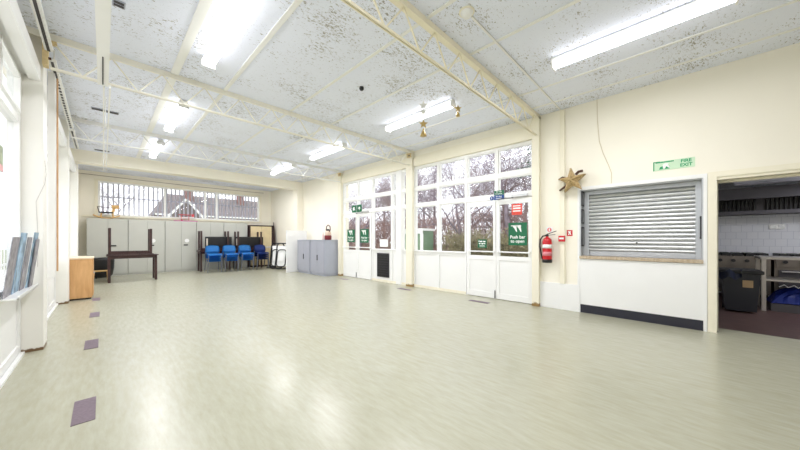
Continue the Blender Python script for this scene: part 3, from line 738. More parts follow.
# hanging ornaments in front of the right-row light
def small_star(r, c, s, m):
    b = MB(); mt = Matrix.Translation(c) @ Matrix.Rotation(R(-45), 4, 'Z') @ Matrix.Rotation(R(90), 4, 'X')
    b.prism(star_poly(s, s*.42), .012, mt @ Matrix.Translation((0, 0, -.006))); b.build('star', m, r)
ox, oy = 3.35, 2.78
r = thing('hanging_star', 'string of white and gold stars with a bell hanging from the ceiling', 'ornament', (ox, oy, 2.75))
MB().tube([(ox, oy, ZC), (ox, oy, 2.75)], .002, 5).build('string', M_paper, r)
small_star(r, (ox, oy, 3.20), .07, M_silver); small_star(r, (ox, oy, 3.10), .06, M_silver); small_star(r, (ox, oy, 2.92), .07, M_gold)
MB().lathe([(.05, 0), (.045, .02), (.025, .06), (.012, .1), (.0, .12)], (ox, oy, 2.74), 14).build('bell', M_gold, r, True)
r = thing('hanging_star', 'single small gold star with tassel at the near end of the right strip light', 'ornament', (3.9, 2.54, 3.15))
MB().tube([(3.88, 2.52, ZC), (3.88, 2.52, 3.2)], .002, 5).build('string', M_paper, r)
small_star(r, (3.88, 2.52, 3.24), .06, M_gold); MB().lathe([(.03, 0), (.028, .03), (.01, .07), (.0, .08)], (3.88, 2.52, 3.12), 12).build('tassel', M_gold, r, True)

# ------------------------------------------------------------------ left glazed wall
S('wall_left', MB().box(XL-.2, XL, 11.35, YB, 0, ZC).box(XL-.2, XL, YN, 11.35, 3.1, ZC).box(XL-.2, XL, YN, -1.2, 0, 3.1), M_cream, 'cream stretches of the left wall round the glazing')
for i, (a, b) in enumerate(((1.88, 2.18), (4.97, 5.25), (8.2, 8.48), (11.07, 11.35))):
    S('trim_%d' % (15+i), MB().box(XL-.05, -.45, a, b, 0, ZC), M_colwhite, 'white column of the left glazed wall, scuffed at the foot')
S('trim_19', MB().box(XL, -.47, YN, 11.3, 2.94, 3.06).box(-.55, -.47, YN, 11.3, 2.9, 2.945), M_white, 'white boxed pelmet along the left glazing')
def left_bay(n, y0, y1, mull, label):
    r = thing('window_%d' % n, label, 'window', (XL, (y0+y1)/2, 0), kind='structure')
    ys = [y0]+mull+[y1]; f = MB(); xa, xb = XL-.08, XL
    for y in ys: f.box(xa, xb, y-.035, y+.035, 0, 2.95)
    for z0, z1 in ((0, .1), (.68, .76), (2.40, 2.47), (2.9, 2.96)): f.box(xa, xb-.005, y0, y1, z0, z1)
    f.build('frame', M_white, r)
    for a, b in zip(ys, ys[1:]):
        MB().box(XL-.044, XL-.036, a+.035, b-.035, .76, 2.40).build('pane', GLASS, r)
        MB().box(XL-.044, XL-.036, a+.035, b-.035, 2.47, 2.90).build('pane', GLASS, r)
        MB().box(XL-.05, XL-.02, a+.035, b-.035, .1, .68).build('spandrel_panel', M_white, r)
        g = MB(); x0, x1 = XL-.03, XL+.012
        g.box(x0, x1, a+.05, a+.085, 2.49, 2.88).box(x0, x1, b-.085, b-.05, 2.49, 2.88).box(x0, x1, a+.085, b-.085, 2.49, 2.525).box(x0, x1, a+.085, b-.085, 2.845, 2.88)
        g.build('vent_sash', M_white, r)
    MB().box(XL, XL+.03, y0, y1, 0, .025).build('kerb', M_white, r)
left_bay(6, -1.2, 1.88, [.35], 'tall white glazing of the left wall beside the viewer')
left_bay(7, 2.18, 4.93, [3.1, 4.02], 'tall white glazing of the left wall with leaflets')
left_bay(8, 5.25, 8.2, [6.25, 7.2], 'tall white glazing of the left wall between the first and second column')
left_bay(9, 8.48, 11.07, [9.35, 10.2], 'tall white glazing of the left wall beyond the wooden cabinet')
# curtain rail
r = thing('curtain_rail', 'white curtain rail with dark slot along the left side of the ceiling', 'curtain rail', (-.4, 6, 3.18))
for a, b in ((.5, 4.83), (5.1, 7.9), (8.1, 9.6)):
    MB().box(-.43, -.37, a, b, 3.2, 3.235).build('rail', M_white, r)
    if a < 3: MB().box(-.412, -.39, a, b, 3.196, 3.2).build('slot', M_slot, r)
    else:
        MB().box(-.412, -.39, a, a+.5, 3.196, 3.2).build('slot', M_slot, r)
        for k in range(int((b-a-.5)/.12)): MB().box(-.412, -.39, a+.55+k*.12, a+.61+k*.12, 3.194, 3.2).build('glider', M_slot, r)
    for y in (a+.2, (a+b)/2, b-.2): MB().tube([(-.4, y, 3.23), (-.4, y, ZC)], .008, 6).build('hanger', M_white, r)
# truss end bracket on first left column
r = thing('truss_bracket', 'ochre stained steel bracket at the top of the first left column', 'bracket', (-.4, 4.93, 3.05))
MB().box(-.45, -.41, 4.86, 4.96, 3.06, 3.34).box(-.45, -.35, 4.86, 4.96, 3.32, 3.335).build('plate', M_rust, r)
MB().tube([(-.41, 4.90, 3.15), (-.39, 4.90, 3.15)], .015, 8).build('bolt', M_brown, r)
# stacked vertical blind hanging beside first column
r = thing('vertical_blind', 'white vertical blind gathered into a narrow hanging stack behind the first left column', 'blind', (-.43, 5.5, .74))
b = MB()
for k in range(5): b.box(-.46, -.404, 5.42+k*.035, 5.44+k*.035, .74, 3.2)
b.build('slats', M_cloth, r)
MB().box(-.402, -.388, 5.57, 5.60, .80, 3.2).build('edge_batten', M_orangewood, r)
MB().box(-.46, -.37, 5.4, 5.68, 3.196, 3.2).build('head_clip', M_white, r)
# leaflets on glass
r = thing('leaflet_holder', 'clear holder of blue and grey leaflets hung low on the left glazing', 'leaflet holder', (XL+.06, 4.45, .75))
MB().box(XL, XL+.012, 3.9, 4.92, .70, .76).box(XL+.012, XL+.12, 3.9, 4.92, .70, .712).box(XL+.11, XL+.12, 3.9, 4.92, .70, .73).build('tray', M_white, r)
for k, (y0, y1, z1, m, off) in enumerate(((3.92, 4.2, 1.22, M_poster2, .02), (4.2, 4.46, 1.26, M_poster, .03), (4.44, 4.66, 1.22, M_poster2, .05), (4.66, 4.9, 1.27, M_poster, .07), (4.72, 4.92, 1.2, M_poster2, .09))):
    mt = Matrix.Translation((XL+.02+off*.6, 0, .715)) @ Matrix.Rotation(R(6), 4, 'Y') @ Matrix.Translation((0, 0, 0))
    MB().box(0, .006, y0, y1, 0, z1-.715, mtx=mt).build('leaflet', m, r)
r = thing('colour_poster', 'small colour printed poster stuck at eye level on the left glazing', 'poster', (XL, 4.3, 1.8))
MB().box(XL-.035, XL-.03, 4.17, 4.4, 1.8, 2.03).build('sheet', M_poster3, r)
MB().box(XL-.03, XL-.0285, 4.17, 4.4, 1.8, 1.86).build('print_band', mat('poster_pink', (220, 170, 170), .6), r)
T('pull_cord', MB().tube([(-.44, 4.962, 2.05), (-.43, 4.96, 1.9), (-.44, 4.962, 1.8), (-.5, 4.963, 1.6), (-.485, 4.962, 1.2), (-.49, 4.963, .9)], .002, 5), mat('cord_grey', (196, 190, 184), .7), 'thin grey cord hanging loosely down the first left column', 'cord')

# ------------------------------------------------------------------ high window in back wall
r = thing('window_10', 'long high window with metal grille above the cupboards', 'window', ((wx0+wx1)/2, YB, wz0), kind='structure')
f = MB(); y0, y1 = YB+.02, YB+.1
f.box(wx0, wx1, y0, y1, wz0, wz0+.06).box(wx0, wx1, y0, y1, wz1-.05, wz1).box(wx0, wx0+.05, y0, y1, wz0+.06, wz1-.05).box(wx1-.05, wx1, y0, y1, wz0+.06, wz1-.05)
for x in (1.62, 2.9, 3.3): f.box(x-.03, x+.03, y0, y1, wz0+.06, wz1-.05)
f.build('frame', M_white, r)
xs = [wx0+.05, 1.62, 2.9, 3.3, wx1-.05]
for a, b in zip(xs, xs[1:]): MB().box(a+.03 if a > 0 else a, b-.03 if b < 4.9 else b, YB+.055, YB+.063, wz0+.06, wz1-.05).build('pane', GLASS, r)
MB().box(wx0-.1, wx1+.1, YB-.04, YB, wz1, wz1+.05).box(wx0-.08, wx0, YB-.03, YB, wz0, wz1).box(wx1, wx1+.08, YB-.03, YB, wz0, wz1).build('architrave', M_creamgloss, r)
MB().box(wx0-.35, wx1+.1, YB-.06, YB+.02, wz0-.05, wz0).build('sill', M_creamgloss, r)
g = thing('window_grille', 'pale grey vertical bar grille outside the long high window', 'grille', ((wx0+wx1)/2, YB+.3, wz0))
n = 38
for k in range(n):
    x = wx0+.1+k*(wx1-wx0-.2)/(n-1)
    MB().box(x-.022, x+.022, YB+.27, YB+.285, wz0-.02, wz1+.05).build('bar', M_bars, g)
MB().box(wx0, wx1, YB+.285, YB+.3, 2.62, 2.66).build('rail', M_bars, g); MB().box(wx0, wx1, YB+.285, YB+.3, 3.1, 3.14).build('rail', M_bars, g); MB().box(wx0, wx1, YB+.285, YB+.3, wz0-.02, wz0+.02).build('rail', M_bars, g)
T('curtain_wire', MB().tube([(-.55, YB-.03, 3.30), (2.4, YB-.03, 3.27), (5.15, YB-.03, 3.30)], .008, 6), mat('wire_brown', (150, 134, 116), .5), 'thin brown curtain wire stretched above the high back window', 'wire')

# ------------------------------------------------------------------ cupboards along the back
cx = [-.36, .59, 1.56, 2.5, 3.42, 4.32]
names = ['leftmost grey cupboard of the row under the high window', 'grey cupboard right behind the stacked dark table', 'third grey cupboard from the left under the toy plane', 'grey cupboard behind the left blue chairs', 'grey cupboard behind the right blue chairs, next to the cream cabinet']
for k in range(5):
    a, b = cx[k], cx[k+1]
    r = thing('cupboard', names[k], 'cupboard', ((a+b)/2, 13.55, 0), 'grey cupboards along the back wall')
    MB().box(a+.004, b-.004, 13.32, YB-.065, .0, 1.86).build('body', M_greycup, r)
    m = (a+b)/2
    for p, q in ((a+.012, m-.003), (m+.003, b-.012)):
        MB().box(p, q, 13.30, 13.32, .06, 1.84, .003).build('door', M_greycup2, r)
    hxp = a+.62
    MB().box(hxp-.075, hxp+.05, 13.27, 13.30, .96, 1.0, .004).build('handle', M_black, r)
    if k: MB().lathe([(.07, 0), (.07, .004)], mtx=Matrix.Translation((hxp+.02, 13.298, 1.14)) @ Matrix.Rotation(R(90), 4, 'X')).build('round_label', M_paper, r)
# tall cream cabinet at the right end
r = thing('cabinet', 'tall cream two-door cabinet with dark edges in the back right corner', 'cabinet', (4.86, 13.4, 0))
MB().box(4.36, 4.4, 13.2, YB-.065, 0, 1.8).box(5.3, 5.36, 13.2, YB-.065, 0, 1.8).box(4.4, 5.3, 13.2, YB-.065, 1.76, 1.8).box(4.4, 5.3, 13.26, YB-.065, 0, 1.76).build('carcass', M_darkwood, r)
for a, b in ((4.41, 4.845), (4.855, 5.29)): MB().box(a, b, 13.22, 13.26, .06, 1.75).build('door', mat('cream_door_laminate', (228, 210, 168), .5), r)
MB().box(4.80, 4.82, 13.205, 13.22, .9, 1.05).build('handle', M_brown, r)
T('timber_pole', MB().bar((5.38, 12.95, 0), (5.41, 13.3, 1.95), .035), M_darkwood, 'dark timber pole leaning in the back right corner', 'pole')

# toys on the cupboards
r = thing('rocking_horse', 'small wooden rocking horse on the left end of the cupboards', 'toy', (.1, 13.5, 1.86))
for s in (-.07, .07):
    MB().tube([(-.22+.62*t, 13.5+s, 1.88+.10*(2*t-1)**2) for t in [k/10 for k in range(11)]], .017, 8).build('rocker', M_toywood, r)
for x, s in ((-.05, -.07), (-.05, .07), (.25, -.07), (.25, .07)): MB().bar((x, 13.5+s, 1.9), (x+(.02 if x < 0 else -.03), 13.5+s*.6, 2.06), .03).build('leg', M_toywood, r)
MB().box(-.08, .24, 13.42, 13.58, 2.04, 2.09, .015).build('seat', M_black, r)
MB().bar((.22, 13.5, 2.07), (.28, 13.5, 2.26), .05, .07).build('neck', M_toywood, r)
MB().box(.2, .38, 13.46, 13.54, 2.2, 2.32, .02).build('head', M_toywood, r)
MB().tube([(-.08, 13.43, 2.05), (-.12, 13.43, 2.24), (-.12, 13.57, 2.24), (-.08, 13.57, 2.05)], .012, 8).tube([(-.12, 13.43, 2.24), (.2, 13.43, 2.22)], .01, 8).build('back_rail', M_darkwood, r)
r = thing('toy_aeroplane', 'pink and white toy aeroplane on top of the cupboards', 'toy', (2.15, 13.45, 1.86))
MB().box(1.82, 2.55, 13.36, 13.46, 1.865, 1.89, .01).build('lower_wing', M_pink, r)
MB().tube([(2.0, 13.5, 1.99), (2.2, 13.5, 2.0), (2.45, 13.5, 2.03)], .05, 12, r2=.02).build('fuselage', M_paper, r, True)
MB().box(1.98, 2.36, 13.34, 13.66, 2.10, 2.12, .006).build('upper_wing', M_toyred, r)
for x in (2.05, 2.28): MB().bar((x, 13.42, 1.88), (x, 13.44, 2.11), .015).build('strut', M_toyred, r)
MB().box(2.38, 2.46, 13.49, 13.51, 2.03, 2.15).build('tail_fin', M_toyred, r)
MB().lathe([(.03, -.11), (.03, -.09)], mtx=Matrix.Translation((2.08, 13.45, 1.905)) @ Matrix.Rotation(R(90), 4, 'X')).build('wheel', M_toyred, r)

# ------------------------------------------------------------------ dark wooden tables, one upturned on another
def table(name, w, d, label, loc, flip=False, group=None):
    r = thing(name, label, 'table', (0, 0, 0), group)
    MB().box(-w/2, w/2, -d/2, d/2, .725, .75, .004).build('top', M_darkwood, r)
    MB().box(-w/2+.05, w/2-.05, -d/2+.05, -d/2+.07, .65, .725).box(-w/2+.05, w/2-.05, d/2-.07, d/2-.05, .65, .725).box(-w/2+.05, -w/2+.07, -d/2+.07, d/2-.07, .65, .725).box(w/2-.07, w/2-.05, -d/2+.07, d/2-.07, .65, .725).build('apron', M_darkwood, r)
    for x in (-1, 1):
        for y in (-1, 1): MB().box(x*(w/2-.06)-.028, x*(w/2-.06)+.028, y*(d/2-.06)-.028, y*(d/2-.06)+.028, 0, .725).build('leg', M_darkwood, r)
    r.location = loc
    if flip: r.rotation_euler = (math.pi, 0, 0)
    return r
table('dining_table', 1.1, .62, 'dark wooden table standing alone before the grey cupboards', (.61, 11.45, 0), group='dark wooden tables')
table('dining_table', .98, .56, 'dark wooden table upturned on the lone table before the grey cupboards', (.56, 11.45, 1.502), True, 'dark wooden tables')
table('dining_table', 1.06, .52, 'dark wooden table behind the two left stacks of blue chairs', (3.0, 12.92, 0), group='dark wooden tables')
table('dining_table', 1.0, .5, 'dark wooden table upturned behind the two left stacks of blue chairs', (2.98, 12.92, 1.502), True, 'dark wooden tables')
table('dining_table', 1.06, .52, 'dark wooden table behind the two right stacks of blue chairs', (4.2, 12.92, 0), group='dark wooden tables')
table('dining_table', 1.0, .5, 'dark wooden table upturned behind the two right stacks of blue chairs', (4.22, 12.92, 1.502), True, 'dark wooden tables')
for x0, x1, lab in ((2.68, 3.58, 'left of two folded black padded mats resting on the upturned tables'), (3.70, 4.78, 'right of two folded black padded mats resting on the upturned tables')):
    r = thing('padded_mat', lab, 'mat', ((x0+x1)/2, 12.86, .852))
    b = MB().box(x0, x1, 12.80, 12.87, .852, 1.29, .025); b.build('front_fold', M_black, r)
    MB().box(x0+.03, x1-.02, 12.872, 12.93, .852, 1.26, .02).build('rear_fold', M_dark, r)
    MB().box(x0+.03, x0+.08, 12.79, 12.80, .95, 1.22).build('pale_edge', mat('pale_strap', (206, 198, 184), .7), r)

# ------------------------------------------------------------------ stacks of blue chairs
def chair(m):
    r = thing('stacking_chair', 'blue chair', 'chair')
    def seat(u, v):
        x = (u-.5)*.44; y = -.22+v*.40
        z = .445-.03*math.sin(math.pi*u)*math.sin(math.pi*v)-(.05*max(0, .18-v)/.18)
        return (x, y, z)
    MB().grid(seat, 8, 8, .012).build('seat', m, r, True)
    def back(u, v):
        x = (u-.5)*(.44-.05*max(0, v-.7)/.3); t = v
        z = .50+.25*t-.03*(2*u-1)**2*max(0, t-.6)/.4; y = .185+.07*t-.035*(2*u-1)**2
        return (x, y, z)
    MB().grid(back, 8, 6, .012).build('backrest', m, r, True)
    for s in (-1, 1):
        MB().tube([(s*.215, -.20, .0), (s*.20, -.19, .43)], .011, 8).build('leg', M_chrome, r)
        MB().tube([(s*.215, .24, .0), (s*.205, .16, .43), (s*.20, .20, .56)], .011, 8).build('leg', M_chrome, r)
    return r
lab = {0: ['lowest', 'second', 'third', 'top']}
proto = {}
stacks = [(2.78, 'leftmost', M_blue), (3.32, 'second from left', M_blue), (3.86, 'third from left', M_blue), (4.42, 'darker rightmost', M_navy)]
for si, (x, w, m) in enumerate(stacks):
    if m.name not in proto: proto[m.name] = chair(m); first = True
    else: first = False
    for k in range(4):
        o = proto[m.name] if (first and k == 0) else copy_tree(proto[m.name])
        o.location = (x, 12.12-.03*k, .075*k)
        pos = ('lowest', 'second lowest', 'second highest', 'topmost')[k]
        o['label'] = '%s blue plastic stacking chair, %s of the %s stack' % ('navy' if m is M_navy else 'bright', pos, w)
        o['group'] = 'stacked blue chairs before the dark tables'

# ------------------------------------------------------------------ folded chairs leaning by the alcove
def folding_chair():
    r = thing('folding_chair', 'folding chair', 'chair')
    def loop(w, h, z0, y, c=.11):
        P = []
        for cx_, cz_, a0 in ((w/2-c, z0+h-c, 0), (-w/2+c, z0+h-c, 90), (-w/2+c, z0+c, 180), (w/2-c, z0+c, 270)):
            P += [(cx_+c*math.cos(R(a0+t)), y, cz_+c*math.sin(R(a0+t))) for t in (0, 22, 45, 68, 90)]
        return P
    MB().tube(loop(.50, 1.0, .02, 0), .024, 8, True).build('outer_frame', M_black, r, True)
    MB().tube(loop(.36, .66, .10, -.05), .018, 8, True).build('inner_frame', M_black, r, True)
    MB().box(-.20, .20, -.008, .008, .12, .92, .004).build('panel', M_paper, r)
    MB().box(-.13, .13, -.06, -.045, .3, .62, .004).build('seat', M_paper, r)
    return r
f0 = folding_chair()
for k, (x, y, rz, w) in enumerate(((4.86, 11.25, -52, 'nearer'), (4.82, 11.62, -46, 'farther'))):
    o = f0 if k == 0 else copy_tree(f0)
    o.location = (x, y, .02); o.rotation_euler = (R(-11), 0, R(rz))
    o['label'] = 'folded chair with black loop frame and white panel, %s of two by the alcove' % w
    o['group'] = 'folded chairs by the alcove'
r = thing('side_table', 'low pale topped round table between blue chairs and folded chairs', 'table', (4.98, 12.45, 0))
MB().lathe([(.27, .84), (.28, .85), (.28, .87), (.27, .88)], (4.98, 12.45, 0), 24).build('top', mat('pale_grey_laminate', (214, 208, 200), .5), r)
MB().lathe([(.02, .03), (.02, .84)], (4.98, 12.45, 0), 12).build('pedestal', M_black, r)
for a in range(4): MB().bar((4.98, 12.45, .04), (4.98+.24*math.cos(a*1.571+.4), 12.45+.24*math.sin(a*1.571+.4), .015), .04, .03).build('foot', M_black, r)
# tall white board in front of the pier
r = thing('display_board', 'tall plain white board standing between folded chairs and grey cabinets', 'board', (5.0, 10.2, 0))
MB().box(4.62, 5.36, 10.16, 10.24, .0, 1.5, .006).build('panel', M_white, r)
MB().box(4.61, 4.63, 10.155, 10.245, 0, 1.49).box(5.35, 5.37, 10.155, 10.245, 0, 1.49).box(4.61, 5.37, 10.155, 10.245, 1.49, 1.51).build('edging', M_white, r)
# grey office cabinets
for a, b, w in ((8.2, 9.08, 'nearer low blue-grey steel cabinet, with the drinks flask on top'), (9.12, 10.02, 'farther low blue-grey steel cabinet, next to the tall white board')):
    r = thing('office_cabinet', w, 'cabinet', (5.3, (a+b)/2, 0), 'blue-grey steel cabinets')
    MB().box(4.95, XR-.02, a, b, .06, 1.15).box(4.97, XR-.03, a+.01, b-.01, 0, .06).build('body', M_bluegrey, r)
    MB().box(4.92, XR-.01, a-.005, b+.005, 1.15, 1.17, .003).build('top', M_bluegrey, r)
    m = (a+b)/2
    for p, q in ((a+.015, m-.004), (m+.004, b-.015)): MB().box(4.93, 4.95, p, q, .08, 1.14, .003).build('tambour_door', M_bluegrey2, r)
    MB().box(4.91, 4.93, m-.04, m-.01, .5, .68, .005).build('handle', M_black, r)
r = thing('drinks_flask', 'red and cream drinks flask with looped handle on the nearer grey cabinet', 'flask', (5.2, 8.4, 1.17))
MB().lathe([(.10, 0), (.115, .01), (.115, .13), (.10, .15)], (5.2, 8.4, 1.17), 20).build('base', mat('dark_red_plastic', (120, 26, 34), .35), r, True)
MB().lathe([(.10, .15), (.10, .24), (.085, .28), (.06, .30)], (5.2, 8.4, 1.17), 20).build('body', mat('cream_plastic', (230, 206, 186), .4), r, True)
MB().lathe([(.05, .30), (.055, .34), (.03, .36)], (5.2, 8.4, 1.17), 16).build('lid', M_black, r, True)
MB().tube([(5.2, 8.30, 1.44), (5.2, 8.26, 1.52), (5.2, 8.29, 1.62), (5.2, 8.40, 1.66), (5.2, 8.49, 1.61), (5.2, 8.51, 1.5), (5.2, 8.49, 1.42)], .017, 8).build('handle', mat('maroon_handle', (96, 40, 40), .4), r, True)
T('small_bottle', MB().lathe([(.03, 0), (.03, .16), (.012, .2), (.012, .26)], (5.2, 8.7, 1.17), 14), mat('pale_bottle', (226, 196, 190), .4), 'slim pale bottle just left of the drinks flask', 'bottle', smooth=True)

# ------------------------------------------------------------------ left corner: birch cabinet, stool, tub
r = thing('birch_cabinet', 'plain birch cabinet standing against the second left column', 'cabinet', (-.3, 8.7, 0))
MB().box(-.46, -.15, 8.5, 9.2, .03, .80).build('body', M_birch, r)
MB().box(-.48, -.13, 8.485, 9.22, .80, .83, .004).build('top', M_birchtop, r)
MB().box(-.45, -.165, 8.52, 9.18, 0, .03).build('plinth', M_black, r)
MB().box(-.149, -.135, 8.53, 8.845, .06, .78).build('door', M_birch, r); MB().box(-.149, -.135, 8.855, 9.17, .06, .78).build('door', M_birch, r)
for y in (8.8, 8.9): MB().tube([(-.135, y, .5), (-.115, y, .5)], .014, 10).build('knob', M_alum, r)
r = thing('wooden_stool', 'small pine stool on the floor just past the birch cabinet', 'stool', (-.05, 11.9, 0))
MB().box(-.2, .12, 11.8, 12.05, .27, .30, .006).build('seat', M_toywood, r)
for x, y in ((-.17, 11.83), (.09, 11.83), (-.17, 12.02), (.09, 12.02)): MB().bar((x*1.15, y, 0), (x, y, .27), .03).build('leg', M_toywood, r)
r = thing('tub_chair', 'black tub shaped chair in the left back corner beside the cupboards', 'chair', (-.05, 12.8, 0))
MB().lathe([(.20, .04), (.24, .1), (.27, .3), (.28, .55), (.27, .62), (.24, .62), (.23, .5), (.2, .36), (.0, .34)], (-.02, 12.8, 0), 24).build('shell', M_black, r, True)
MB().lathe([(.0, .345), (.19, .36), (.2, .40), (.15, .43), (.0, .44)], (-.02, 12.8, 0), 24).build('cushion', M_dark, r, True)
for a in range(4): MB().tube([(-.02+.15*math.cos(a*1.571+.78), 12.8+.15*math.sin(a*1.571+.78), .06), (-.02+.18*math.cos(a*1.571+.78), 12.8+.18*math.sin(a*1.571+.78), 0)], .015, 8).build('leg', M_dark, r)

# ------------------------------------------------------------------ floor plates
for k, (x, y, w) in enumerate(((-.09, 3.0, 'nearest and largest in view'), (-.09, 4.83, 'second nearest'), (-.09, 6.68, 'third, level with the first blind'), (-.09, 8.35, 'by the birch cabinet'))):
    T('floor_plate', MB().box(x-.055, x+.055, y-.2, y+.2, 0, .004), M_plate, 'purple-brown floor plate in the left row, %s' % w, 'floor plate', 'floor plates along both sides')
for k, (x, y, w) in enumerate(((5.03, 2.79, 'before the near fire doors'), (5.03, 4.75, 'by the middle column'), (5.03, 7.25, 'before the far fire doors'))):
    T('floor_plate', MB().box(x-.055, x+.055, y-.2, y+.2, 0, .004), M_plate, 'purple-brown floor plate in the right row, %s' % w, 'floor plate', 'floor plates along both sides')

# ------------------------------------------------------------------ outside
S('ground', MB().box(-40, 60, -40, 60, -.3, -.1), M_grass, 'pale winter grass outside')
S('ground_paving', MB().box(XR+.3, 9.5, 2.3, 14, -.1, -.06), M_paving, 'pale paving outside the fire doors')
S('ground_paving_left', MB().box(-6, XL-.15, -8, 20, -.1, -.06), M_paving, 'pale paving outside the left glazing')

def tree_mesh(seed, h=7.0, spread=1.0, depth=6, r0=.16):
    rnd = random.Random(seed); b = MB(); bm = b.bm
    def seg(p, q, ra, rb, n):
        d = (q-p).normalized(); a = d.cross(Vector((.3, .2, .9))); a.normalize(); c = d.cross(a)
        A = [bm.verts.new(p+(a*math.cos(2*math.pi*k/n)+c*math.sin(2*math.pi*k/n))*ra) for k in range(n)]
        B = [bm.verts.new(q+(a*math.cos(2*math.pi*k/n)+c*math.sin(2*math.pi*k/n))*rb) for k in range(n)]
        for k in range(n): bm.faces.new((A[k], A[(k+1) % n], B[(k+1) % n], B[k]))
    def grow(p, d, L, r, lev):
        n = 7 if lev == 0 else (5 if lev < 3 else 3)
        k = 3 if lev < 3 else 2
        for i in range(k):
            d = (d+Vector((rnd.uniform(-.18, .18), rnd.uniform(-.18, .18), rnd.uniform(-.05, .12)))).normalized()
            q = p+d*(L/k); r2 = r*.86
            seg(p, q, r, r2, n); p, r = q, r2
            if lev < depth and (lev > 0 or i > 0):
                for _ in range(1 if lev < 2 else rnd.choice((1, 1, 2))):
                    ax = d.orthogonal(); ax.rotate(Matrix.Rotation(rnd.uniform(0, 6.28), 3, d))
                    nd = (d*rnd.uniform(.45, .9)+ax*rnd.uniform(.5, .95)*spread+Vector((0, 0, .12))).normalized()
                    grow(p, nd, L*rnd.uniform(.55, .8), max(r*.54, .0035), lev+1)
        if lev < depth: grow(p, d, L*.72, max(r*.78, .0035), lev+1)
    grow(Vector((0, 0, 0)), Vector((0, 0, 1)), h*.3, r0, 0)
    return b
protos = []
for i, (sd, hh, sp, mm) in enumerate(((3, 7.5, 1.0, M_bark), (11, 6.5, 1.15, M_bark2), (23, 8.5, .9, M_bark))):
    o = tree_mesh(sd, hh, sp, 6).build('bare_tree', mm)
    protos.append(o)
spots = [(11.6, 4.95, 0, 1.0), (12.6, 17.2, 0, .9), (14.5, 21, 1, 1.1), (12.5, 5.6, 1, 1.0), (11.5, 7.4, 2, .85), (14.5, 8.8, 0, 1.1), (12.0, 10.6, 1, 1.0), (15.5, 11.8, 2, 1.0), (13.2, 13.4, 0, .95), (11.2, 14.6, 2, .8), (17.5, 6.8, 1, 1.3), (18.5, 15.2, 0, 1.2), (16.0, 17.5, 1, 1.2), (14.4, 4.4, 2, 1.0)]
used = set()
rnd = random.Random(2)
for k, (x, y, i, s) in enumerate(spots):
    if i not in used: o = protos[i]; used.add(i)
    else:
        o = protos[i].copy(); COL.objects.link(o)
    o.location = (x, y, -.12); o.scale = (s, s, s); o.rotation_euler = (0, 0, rnd.uniform(0, 6.28))
    tag(o, 'bare leafless tree in the garden beyond the right-hand windows', 'tree', 'bare trees beyond the right-hand windows')
for k, (x, y, i, s) in enumerate(((-2.0, 24, 1, 1.0), (.2, 22, 2, .9))):
    o = protos[i].copy(); COL.objects.link(o); o.location = (x, y, -.12); o.scale = (s, s, s); o.rotation_euler = (0, 0, 1.3*k)
    tag(o, 'bare tree behind the high back window, left of the neighbouring house', 'tree', 'bare trees beyond the back window')
# undergrowth: twiggy shrubs nobody could count
def brush(x0, x1, y0, y1, zt, n, seed, m, label, name='undergrowth'):
    rn = random.Random(seed); b = MB(); bm = b.bm
    for _ in range(n):
        x, y = rn.uniform(x0, x1), rn.uniform(y0, y1); z = -.1+(rn.random()**1.15)*zt*.8
        d = Vector((rn.uniform(-.6, .6), rn.uniform(-.6, .6), rn.uniform(.3, 1))).normalized()*rn.uniform(.25, .7)
        p = Vector((x, y, z)); q = p+d; w = d.cross(Vector((rn.uniform(-1, 1), rn.uniform(-1, 1), .3))).normalized()*rn.uniform(.008, .02); e = d.cross(w).normalized()*w.length
        A = [bm.verts.new(p+w), bm.verts.new(p-w), bm.verts.new(p+e)]; t = bm.verts.new(q)
        for i in range(3): bm.faces.new((A[i], A[(i+1) % 3], t))
        if rn.random() < .5:
            c = q; l = rn.uniform(.03, .07); u1 = Vector((rn.uniform(-1, 1), rn.uniform(-1, 1), rn.uniform(-1, 1))).normalized()*l; u2 = u1.orthogonal().normalized()*l*.6
            bm.faces.new([bm.verts.new(c+v) for v in (u1, u2, -u1, -u2)])
    o = b.build(name, m); return tag(centred(o), label, 'shrub', None, 'stuff')
brush(11.5, 14.5, 2.5, 22, 2.9, 17000, 1, M_twig, 'russet winter undergrowth behind the garden windows')
brush(10.4, 11.5, 3.5, 7.6, 1.6, 3500, 2, M_twig2, 'olive winter shrubs nearer the fire doors')
# conifer whose branch shows at the top right of near window
r = thing('conifer', 'dark green conifer branch showing at the top right of the near window', 'tree', (9.4, 2.65, -.1))
MB().tube([(9.4, 2.65, -.1), (9.4, 2.65, 3.0), (9.42, 2.67, 5.6)], .12, 8, r2=.03).build('trunk', M_bark2, r)
rn = random.Random(8); b = MB(); bm = b.bm
for _ in range(150):
    z = rn.uniform(3.2, 5.4); a = rn.uniform(0, 6.28); L = (5.7-z)*.34+.35
    base = Vector((9.4, 2.65, z)); d = Vector((math.cos(a), math.sin(a), -.12))
    for j in range(26):
        t = rn.uniform(.2, 1)*L; p = base+d*t; s = d.cross(Vector((0, 0, 1))).normalized()*rn.choice((-1, 1))
        q = p+(d*.5+s*rn.uniform(.3, 1)+Vector((0, 0, rn.uniform(-.4, .2)))).normalized()*rn.uniform(.08, .2)
        w = (q-p).orthogonal().normalized()*.012
        bm.faces.new([bm.verts.new(v) for v in (p+w, p-w, q)])
tag(b.build('needles', M_conifer, r), kind='stuff')
